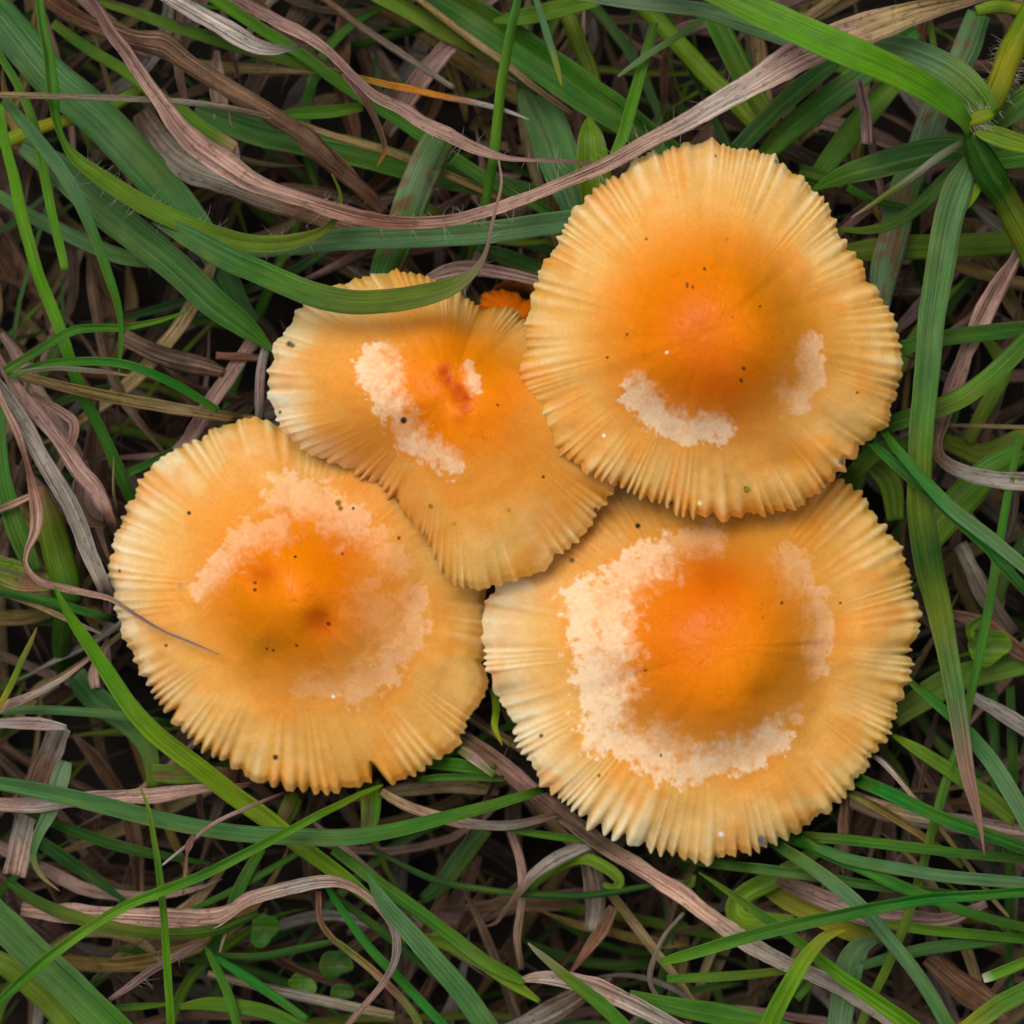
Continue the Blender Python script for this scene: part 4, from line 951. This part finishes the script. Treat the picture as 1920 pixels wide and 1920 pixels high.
B(['blue','teal'], [(-10,1330),(100,1332),(200,1340),(325,1358)], [17,17,17,15], 2.8, 'narrow blue-green blade running level under the bright lime blade')
B(['white','pink','pink','rust'], [(302,1624),(353,1583),(400,1545),(467,1513),(540,1484)], [4,7,8,8,5], [4.0,4.0,3.9,3.3], 'fine pinkish straw lying across the long level blade', kind='stem', name='straw_stalk')
B(['rust','rust','straw'], [(361,1564),(354,1585),(350,1602),(347,1640),(343,1679)], [3,15,5,9,3], [4.1,4.1,4.0], 'tiny twisted red dry strip hanging from the fine straw')
B(['green','leafgreen'], [(195,1893),(210,1891),(260,1887),(330,1882)], [3,10,14,3], 2.8, 'short green blade end between the upright needle and the widest blade')
B(['leafgreen','green'], [(338,1888),(385,1882),(433,1885),(500,1898),(580,1932)], [12,24,27,27,24], 2.9, 'green blade arching out low beside the upright needle blade')
B('green', [(385,1775),(396,1795),(427,1863),(450,1935)], [4,14,18,17], 3.0, 'green blade of a low tuft, pointing straight down')
B('emerald', [(395,1788),(412,1800),(483,1847),(575,1912)], [3,12,19,14], 3.0, 'slanting green blade of a low tuft')
B('dark', [(388,1793),(483,1794),(567,1778),(628,1765)], [12,15,15,10], 2.8, 'dark level blade of a low tuft')
B(['green','dark'], [(490,1590),(450,1663),(417,1747),(380,1793)], [18,23,22,16], 2.5, 'green blade running from under the long level blade down to a low tuft')
B('deepteal', [(40,1555),(60,1568),(133,1617),(250,1700)], [8,20,25,6], 2.1, 'dark teal blade in the shade left of the upright needle')
B('dark', [(45,1520),(150,1563),(267,1597),(400,1620)], [12,20,20,4], 2.6, 'dark green blade crossing under the grey-green curl')
B('green', [(358,1706),(440,1667),(560,1598)], [9,13,11], 2.4, 'slim green blade above the twist of the pinkish ribbon')
B(['pink','purple','pink'], [(205,1876),(245,1848),(283,1820),(333,1793),(386,1765)], [8,13,16,15,8], 3.0, 'small pinkish dry blade ending below the pinkish ribbon', hairs=8)
B(['rust','rust','olive','ochre','rust','olive','olive'], [(597,1672),(600,1723),(623,1760),(640,1773),(690,1813),(733,1853),(773,1897),(795,1940)], [9,12,13,14,15,15,16,16], 3.0, 'reddish and olive stem bowed beside the curled end of the pinkish ribbon')
B('straw', [(412,1786),(421,1755),(431,1724)], [4,6,5], 3.2, 'tiny straw splinter under the twist of the pinkish ribbon', kind='stem', name='straw_stalk')
B(['straw','ash','straw'], [(390,1825),(500,1853),(640,1884),(740,1905)], [12,19,20,16], 2.4, 'faded straw running low beneath the tuft', kind='stem', name='straw_stalk')
leaf(['green'], 495, 1742, 29, 1.9, 1.2, 'dark round leaf in the shade below the twisted ribbon')
leaf(['green'], 567, 1850, 25, 1.8, 2.4, 'small round leaf beside the faded straw')
leaf(['dark'], 630, 1808, 30, 1.7, .2, 'round leaf half hidden by the bowed reddish stem')
leaf(['dark'], 640, 1862, 20, 1.7, 3.4, 'smallest round leaf under the bowed reddish stem')
B(['teal','blue','teal','teal'], [(686,1634),(700,1660),(723,1697),(773,1754),(823,1811),(873,1871),(925,1940)], [3,16,28,36,39,41,42], [3.5,3.6,3.6,3.5], 'blue-green blade with a free tip beside the curled end of the pinkish ribbon', fold=.25)
B(['green','green','leafgreen'], [(625,1592),(707,1653),(773,1700),(840,1750),(907,1800),(957,1827),(985,1842)], [18,24,26,26,25,22,12], 3.0, 'long green blade slanting down behind the free-tipped blue-green one')
B(['olive','leafgreen','lime'], [(742,1757),(790,1760),(840,1770),(907,1806),(957,1840),(1012,1878)], [12,22,26,27,25,8], 2.9, 'yellowish green blade ending in a blunt point', fold=.3)
B('emerald', [(600,1640),(630,1690),(690,1773),(757,1843),(840,1930)], [3,12,17,18,17], 3.0, 'slim blue-green blade running alongside the free-tipped one')
B('dark', [(600,1650),(630,1680),(740,1767),(840,1856)], [3,12,16,3], 2.6, 'slim dark blade under the free-tipped blade')
B(['ash','olive','green','green'], [(990,1768),(1005,1782),(1023,1797),(1073,1840),(1123,1880),(1178,1932)], [3,10,15,22,26,27], 3.5, 'olive-green blade with a withered tip over the speckled dry ribbon', fold=.4)
B(['pink','pale','pink','grey','pale'], [(970,1838),(1005,1832),(1040,1833),(1107,1848),(1173,1877),(1240,1911),(1290,1935)], [6,22,30,37,37,33,26], [2.9,3.1,3.2,3.1], 'pink and white speckled dry ribbon under the withered-tip blade', fold=.3)
B(['ash','grey','brown','brown'], [(1110,1580),(1070,1597),(1040,1611),(1000,1641),(973,1674),(950,1704),(930,1730),(905,1738)], [24,27,26,22,15,10,7,2], [2.3,2.6,2.6,2.5], 'grey-brown dry blade curling to a hook in the dark hollow', curl=.4)
B(['dark','leafgreen','lime','leafgreen'], [(985,1676),(1040,1632),(1090,1611),(1133,1626),(1160,1649),(1152,1664),(1130,1657)], [7,14,20,22,20,17,8], [2.0,2.3,2.4,2.3], 'lime-green blade looping over in the dark hollow', roll=.6)
B('deepteal', [(695,1590),(807,1647),(907,1668),(1007,1678),(1107,1678),(1235,1658)], [9,13,14,14,14,12], 2.35, 'dark emerald strand stretched across the hollow', kind='stem', name='grass_stalk')
B(['leafgreen','green'], [(910,1546),(973,1557),(1040,1567),(1125,1578)], [6,12,14,13], 2.4, 'slim green blade beneath the end of the long level blade')
B(['straw','pink','ash','brown'], [(715,1484),(745,1503),(790,1521),(873,1544),(957,1547),(1045,1528)], [14,19,20,20,18,12], 2.6, 'sagging grey straw below the dented rim')
B(['purple','pink','brown'], [(955,1555),(973,1603),(980,1647),(977,1697),(970,1763),(979,1818)], [13,16,17,15,13,10], 2.15, 'upright brown dry strip standing in the hollow')
B('dark', [(910,1552),(873,1597),(833,1653),(792,1688)], [30,37,34,18], 1.7, 'broad dark blade deep in the hollow')
B(['lime','lime','yellow'], [(920,1288),(929,1312),(931,1335),(928,1363),(942,1397)], [8,13,14,12,3], 2.9, 'little lime shoot between the dented and frosted caps')
B(['lime','pink','lime'], [(855,1400),(875,1412),(900,1430),(926,1455)], [16,19,17,8], 2.95, 'pale shoot edged with pink below the dented cap')
B(['green','dark'], [(780,1462),(840,1457),(945,1459)], [10,14,12], 2.75, 'thin green blade level with the pink-edged shoot')
B(['green'], [(800,1430),(860,1434),(930,1446)], [20,26,18], 2.4, 'green blade just under the dented rim by the pink-edged shoot')
B(['olive','green','olive'], [(697,1462),(696,1500),(694,1535),(688,1565),(682,1587)], [30,37,34,22,4], 2.7, 'mottled hanging blade tip below the split of the dented rim', spots='brown')
B(['olive','dark'], [(560,1487),(545,1520),(525,1560)], [34,36,24], 2.4, 'mottled olive blade stub by the thin bright blade', spots='rust')
B(['ash','brown'], [(1282,1712),(1245,1757),(1221,1812),(1223,1853),(1257,1897),(1297,1914)], [6,8,9,9,8,6], 2.7, 'thin dry thread bowed beside the long straight dry stalk')
B(['ash','mud','ash'], [(1095,1590),(1110,1640),(1118,1690),(1110,1745)], [34,38,38,30], 1.8, 'crumpled wide grey dead leaf behind the lime loop', curl=.5)
B(['brown','rust'], [(1150,1700),(1130,1740),(1095,1790),(1068,1825)], [16,24,16,5], 2.2, 'reddish shrivelled leaf standing above the speckled ribbon')
B(['ash','brown'], [(970,1930),(1040,1895),(1090,1865)], [40,46,36], 2.2, 'broad grey straw bundle under the olive-green blade', kind='stem', name='straw_stalk')

# --- beside the dented mushroom
B(['green','green','emerald','green'], [(15,705),(83,684),(167,677),(233,683),(283,700),(333,723),(373,747),(410,770)], [10,16,17,17,17,17,16,13], [3.5,3.7,3.8,3.7,3.5,3.3], 'arched slim green blade ending at the mottled straw stalk', fold=.6)
B(['olive','ash','straw'], [(22,699),(100,690),(183,696),(256,706)], [8,9,8,3], [3.8,3.95,3.9], 'fine withered spike lying on the arched slim blade')
B(['green','green','bright'], [(8,695),(67,660),(100,640),(143,618),(190,614),(233,613),(300,600),(358,581)], [15,17,17,17,15,13,9,2], 3.5, 'slim green blade kinked once and pointing towards the saddle-shaped cap', fold=.5)
B(['straw','ochre','straw','ochre'], [(15,698),(100,720),(200,743),(300,761),(400,777),(480,788)], [16,20,23,24,23,19], [2.9,3.0,3.0,2.9], 'thick straw stalk mottled brown, running in under the saddle-shaped cap', kind='stem', name='straw_stalk')
B(['ash','grey','ash','grey'], [(-15,712),(33,780),(83,867),(133,957),(167,1040),(207,1125)], [26,29,30,30,28,22], [3.2,3.2,3.2,3.1], 'grey split dry stalk slanting down to the dented rim', fold=.7, groove=2)
B(['purple','purple','pink','purple'], [(-15,655),(27,723),(67,773),(110,827),(150,883),(187,930),(225,1015)], [16,20,23,24,30,30,8], [3.3,3.4,3.5,3.4,3.1], 'purplish dry blade lying alongside the grey split stalk', fold=.3)
B(['pink','pink','rust','pink','pink','pink','pink','pink','pale'], [(-5,735),(30,807),(50,867),(60,907),(70,957),(67,997),(51,1033),(50,1060),(73,1089),(117,1103),(167,1113),(207,1123),(250,1150),(300,1180),(350,1201),(411,1227)], [13,14,10,17,26,20,10,8,13,15,13,10,8,6,5,2], [3.5,3.5,3.5,3.5,3.5,3.4,3.3,3.3,3.4], 'curly pink dry blade whose thread-like end lies on the dented cap', over=('dented',), fold=.3, roll=[.2,.4,.2,.1,.5,.2,.1,.2,.3])
B(['rust','olive','leafgreen','dark'], [(76,910),(84,940),(92,968),(103,1012),(118,1068),(132,1130)], [16,32,44,55,58,50], [2.8,2.7,2.6,2.5], 'thick green stem with a reddish node behind the curly pink blade', kind='stem', name='grass_stalk')
B(['dark','dark'], [(128,1120),(118,1180),(114,1240),(116,1285)], [46,42,30,8], [2.2,1.9,1.2,.5], 'shaded dark green stem foot below the reddish node', kind='stem', name='grass_stalk')
B(['teal','green','dark'], [(0,750),(2,870),(20,957),(43,1023),(66,1072)], [20,28,36,38,24], 2.6, 'blue-green blade coming down behind the curly pink blade')
B(['olive','leafgreen','rust','olive'], [(-20,1066),(20,1078),(50,1086),(98,1092)], [60,72,70,44], 2.4, 'wide mottled yellow-green sheath under the loop of the curly pink blade', spots='ochre', curl=-.5)
B(['deepteal','emerald','deepteal'], [(-15,1107),(67,1123),(133,1140),(222,1165)], [16,17,17,15], 2.95, 'dark teal blade passing level under the top of the bright lime blade')
B(['straw','straw','grey'], [(5,1114),(60,1132),(110,1154),(150,1171),(192,1189)], [8,11,11,9,3], 2.8, 'thin straw spike pointing at the dented rim')
B(['yellow','leafgreen','ochre'], [(-8,1335),(20,1283),(40,1238),(57,1204),(69,1176)], [11,13,12,9,2], 3.7, 'small olive blade with a brown needle tip standing by itself')
B(['pink','pale','pink'], [(-5,1330),(30,1316),(67,1300),(110,1278),(168,1236)], [18,18,15,11,4], 3.4, 'pale pink dry blade crossing near the foot of the small olive blade')
B(['brown','mud','brown'], [(230,634),(283,660),(340,678),(380,686),(420,698)], [30,36,38,34,20], 2.3, 'rough brown bark-like strip left of the saddle-shaped cap', kind='stem', name='twig', cat='twig')
B(['rust','brown'], [(405,667),(450,670),(497,673)], [12,15,12], 2.4, 'thin reddish twig touching the saddle-shaped cap', kind='stem', name='twig', cat='twig')
B(['grey','purple','ash'], [(499,650),(488,707),(487,785)], [16,19,17], 2.6, 'upright grey straw hugging the side of the saddle-shaped cap', kind='stem', name='straw_stalk')
B(['pink','purple','pink'], [(482,632),(427,707),(393,757),(350,827),(280,897)], [26,29,29,26,18], 2.3, 'pinkish straw slanting behind the mottled straw stalk')
B(['green','dark'], [(228,893),(283,867),(325,844)], [13,15,12], 2.4, 'green blade end close above the dented cap')
B('straw', [(213,856),(213,923),(224,970)], [2,5,5], 3.0, 'hair-thin straw standing by the dented rim', kind='stem', name='straw_stalk')
B(['purple','brown'], [(150,900),(148,940),(165,975),(198,985)], [22,26,24,12], 2.5, 'curled purple dry leaf behind the purplish blade', curl=.6)
B(['pink','purple'], [(60,740),(120,775),(140,800),(125,850),(105,890)], [14,19,20,16,10], 2.7, 'bent pink dry strip under the purplish blade')
B(['brown','pink'], [(-10,960),(25,945),(60,930)], [13,16,12], 2.8, 'short dry stub reaching the curly pink blade')
B(['pink','brown'], [(180,1290),(176,1265),(184,1240),(205,1200)], [18,20,18,12], 2.5, 'curled dry strip under the dented rim beside the lime blade', curl=.6)
# ------------------------------------------------------------------ loose dead blades of the upper thatch, then the mass below
def ribbon(cx, cy, z, L, w, ang, bend, tilt, k, n, seed, dry=True):
    s = np.linspace(-.5, .5, n)
    th = ang + bend * s + 0.5 * (fbm(s * 3 + seed, 0 * s + seed, 2) - .5)
    d = np.stack([np.cos(th), np.sin(th)], -1) * L / (n - 1)
    xy = np.cumsum(d, 0); xy -= xy[n // 2]
    zz = z + tilt * s * L + 0.25 * (fbm(s * 2.4 + seed, 0 * s + 7, 2) - .5)
    ctr = np.column_stack([cx + xy[:, 0], cy + xy[:, 1], np.maximum(zz, -1.5)])
    u = s + .5
    wd = w * np.minimum(1, (1.02 - u) / .35 + 0.02) * np.minimum(1, .35 + u / .25)
    return ctr, wd

DRYT = ['pink', 'purple', 'brown', 'straw', 'brown', 'ash', 'ochre', 'umber', 'mud', 'straw', 'umber', 'brown', 'umber']
GRNT = ['green', 'dark', 'olive', 'teal', 'leafgreen', 'deepteal']
WORD = dict(pink='pinkish', purple='purplish', brown='brown', straw='straw-coloured', ash='ashen', ochre='ochre', umber='dark brown', mud='mud-brown', grey='grey',
            green='mid-green', dark='dark green', olive='olive', teal='blue-green', leafgreen='leaf-green', deepteal='deep teal')
MARKS = [(60,60,'the broad blue-green blade'),(330,100,'the knuckled twig'),(560,60,'the mildewed grey blade'),(420,320,'the long curved dry blade'),(760,180,'the orange withered blade'),
         (960,120,'the thin upright blade'),(1100,260,'the pointed olive leaf'),(1300,120,'the lime stem'),(1500,180,'the fanning pair of blades'),(1830,210,'the hairy joint'),(1700,360,'the withered spike'),
         (1660,520,'the rust-spotted blade'),(1860,560,'the purplish dry strip'),(1880,760,'the olive hook'),(1800,980,'the crossing slim blades'),(1850,1210,'the round leaf'),(1840,1450,'the purple blade tip'),
         (1650,1480,'the glossy emerald blade'),(1700,1600,'the level dark blades'),(1500,1740,'the emerald arch'),(1450,1860,'the yellow-green shoot'),(1850,1860,'the frayed cut blade'),(1620,1860,'the folded grey-green leaf'),
         (1160,1640,'the lime loop'),(1000,1700,'the dark hollow'),(1120,1870,'the speckled dry ribbon'),(880,1800,'the free-tipped blade'),(700,1760,'the curled ribbon end'),(760,1540,'the sagging straw'),
         (500,1740,'the dark round leaf'),(330,1640,'the tiny red strip'),(120,1460,'the grey-brown strap'),(90,1840,'the widest green blade'),(300,1850,'the upright needle blade'),(240,1400,'the dark teal leaf'),
         (60,1250,'the small olive blade'),(100,1050,'the red-noded stem'),(130,850,'the grey split stalk'),(330,740,'the mottled straw stalk'),(250,620,'the kinked slim blade'),(120,480,'the square-cut blade'),
         (430,640,'the bark-like strip'),(560,1120,'the dented cap'),(850,740,'the saddle-shaped cap'),(1325,640,'the uppermost cap'),(1345,1210,'the frosted cap')]
def mark_at(px, py):
    return min(MARKS, key=lambda m: (m[0] - px) ** 2 + (m[1] - py) ** 2)[2]

def loose(count, dry, zr, wr, Lr, name, label, group, k=5):
    for i in range(count):
        px, py = random.uniform(-60, 1980), random.uniform(-60, 1980)
        z = random.uniform(*zr)
        x, y = P(px, py, z)
        L = random.uniform(*Lr); w = random.uniform(*wr)
        seed = random.uniform(0, 100)
        n = 18
        ctr, wd = ribbon(float(x), float(y), z, L, w, random.uniform(0, 6.283), random.gauss(0, .9), random.gauss(0, .12), k, n, seed)
        # stay below every cap
        sc = px2cm(ctr[:, 2])
        qx = 960 + ctr[:, 0] / sc; qy = 960 - ctr[:, 1] / sc
        for key in CAPS:
            h = cap_height(key, qx, qy)
            if not np.isnan(h).all(): ctr[:, 2] = np.minimum(ctr[:, 2], np.nanmin(h) - .6)
        rl = random.uniform(-.5, .5) + (u_ := np.linspace(0, 1, n)) * random.gauss(0, .6)
        V, F, uv = blade_geometry(ctr, wd, rl, random.uniform(-.5, .5), .012, k, seed, random.uniform(-.4, .6), 0, .6 if dry else .15)
        t = random.choice(DRYT if dry else GRNT)
        col = np.repeat(tints([t], u_, seed), 2 * k, 0) * random.uniform(.55, 1.0)
        base = ctr[0].copy()
        o = link(name, make_mesh(name, V - base, F, None, uv, np.clip(col, 0, 1)), DRY if dry else GREEN)
        o.location = base * CM
        size = 'broad' if w > .16 else 'thin' if w < .10 else 'narrow'
        run = 'long' if L > 3.2 else 'short' if L < 2.3 else 'mid-length'
        tag(o, f'{size} {run} {WORD[t]} {label} {mark_at(px, py)}', 'grass blade', group)

loose(210, True, (0.2, 1.9), (.06, .22), (1.6, 4.0), 'dry_grass_leaf', 'dead grass blade in the thatch by', 'loose dead blades of the upper thatch')
loose(50, False, (0.4, 1.9), (.05, .16), (2.0, 4.5), 'grass_leaf', 'shaded grass blade low by', 'shaded green blades of the upper thatch')

def thatch(count, dry, zr, wr, Lr, seed0, span=17.0):
    k, n = 3, 9
    Vs, Fs, Us, Cs = [], [], [], []
    off = 0
    names = DRYT if dry else GRNT
    base_cols = [lin(*TINT[t]) for t in names]
    for i in range(count):
        z = random.uniform(*zr)
        x, y = random.uniform(-span, span), random.uniform(-span, span)
        if not dry and max(abs(x), abs(y)) < 8.2 and random.random() < .45: x, y = x + math.copysign(8.5, x), y
        if max(abs(x), abs(y)) > 8.2: z += random.uniform(0, 1.6)
        L = random.uniform(*Lr); w = random.uniform(*wr)
        seed = seed0 + i * .37
        ctr, wd = ribbon(x, y, z, L, w, random.uniform(0, 6.283), random.gauss(0, 1.0), random.gauss(0, .15), k, n, seed)
        T = np.gradient(ctr, axis=0); T /= np.linalg.norm(T, axis=1)[:, None]
        S = np.cross(T, [0, 0, 1.]); S /= np.linalg.norm(S, axis=1)[:, None] + 1e-9
        r = random.uniform(-.9, .9)
        Nn = np.cross(S, T); S = S * math.cos(r) + Nn * math.sin(r)
        v = np.array([-1, 0, 1.])
        V = ctr[:, None] + S[:, None] * (v[None, :, None] * wd[:, None, None] / 2) + Nn[:, None] * (np.abs(v)[None, :, None] * wd[:, None, None] * .15)
        ii = np.arange(n * k).reshape(n, k) + off
        Fs.append(np.stack([ii[:-1, :-1], ii[:-1, 1:], ii[1:, 1:], ii[1:, :-1]], -1).reshape(-1, 4))
        Vs.append(V.reshape(-1, 3)); off += n * k
        s = np.linspace(0, L, n)
        Us.append(np.stack([np.broadcast_to(v[None], (n, k)), np.broadcast_to(s[:, None] + seed * 7.7, (n, k))], -1).reshape(-1, 2))
        c = base_cols[random.randrange(len(base_cols))] * random.uniform(.3, .8)
        Cs.append(np.tile(c, (n * k, 1)))
    me = make_mesh('thatch', np.vstack(Vs), np.vstack(Fs), None, np.vstack(Us), np.vstack(Cs))
    return me

o = link('dead_thatch', thatch(3300, True, (-1.5, 0.5), (.05, .24), (1.0, 3.6), 200.), DRY)
tag(o, 'mass of tangled dead brown grass litter under everything', 'thatch'); o['kind'] = 'stuff'
o = link('green_undergrowth', thatch(1500, False, (-.8, .7), (.04, .15), (1.5, 4.0), 900.), GREEN)
tag(o, 'dim green grass growing up through the dead thatch', 'grass'); o['kind'] = 'stuff'
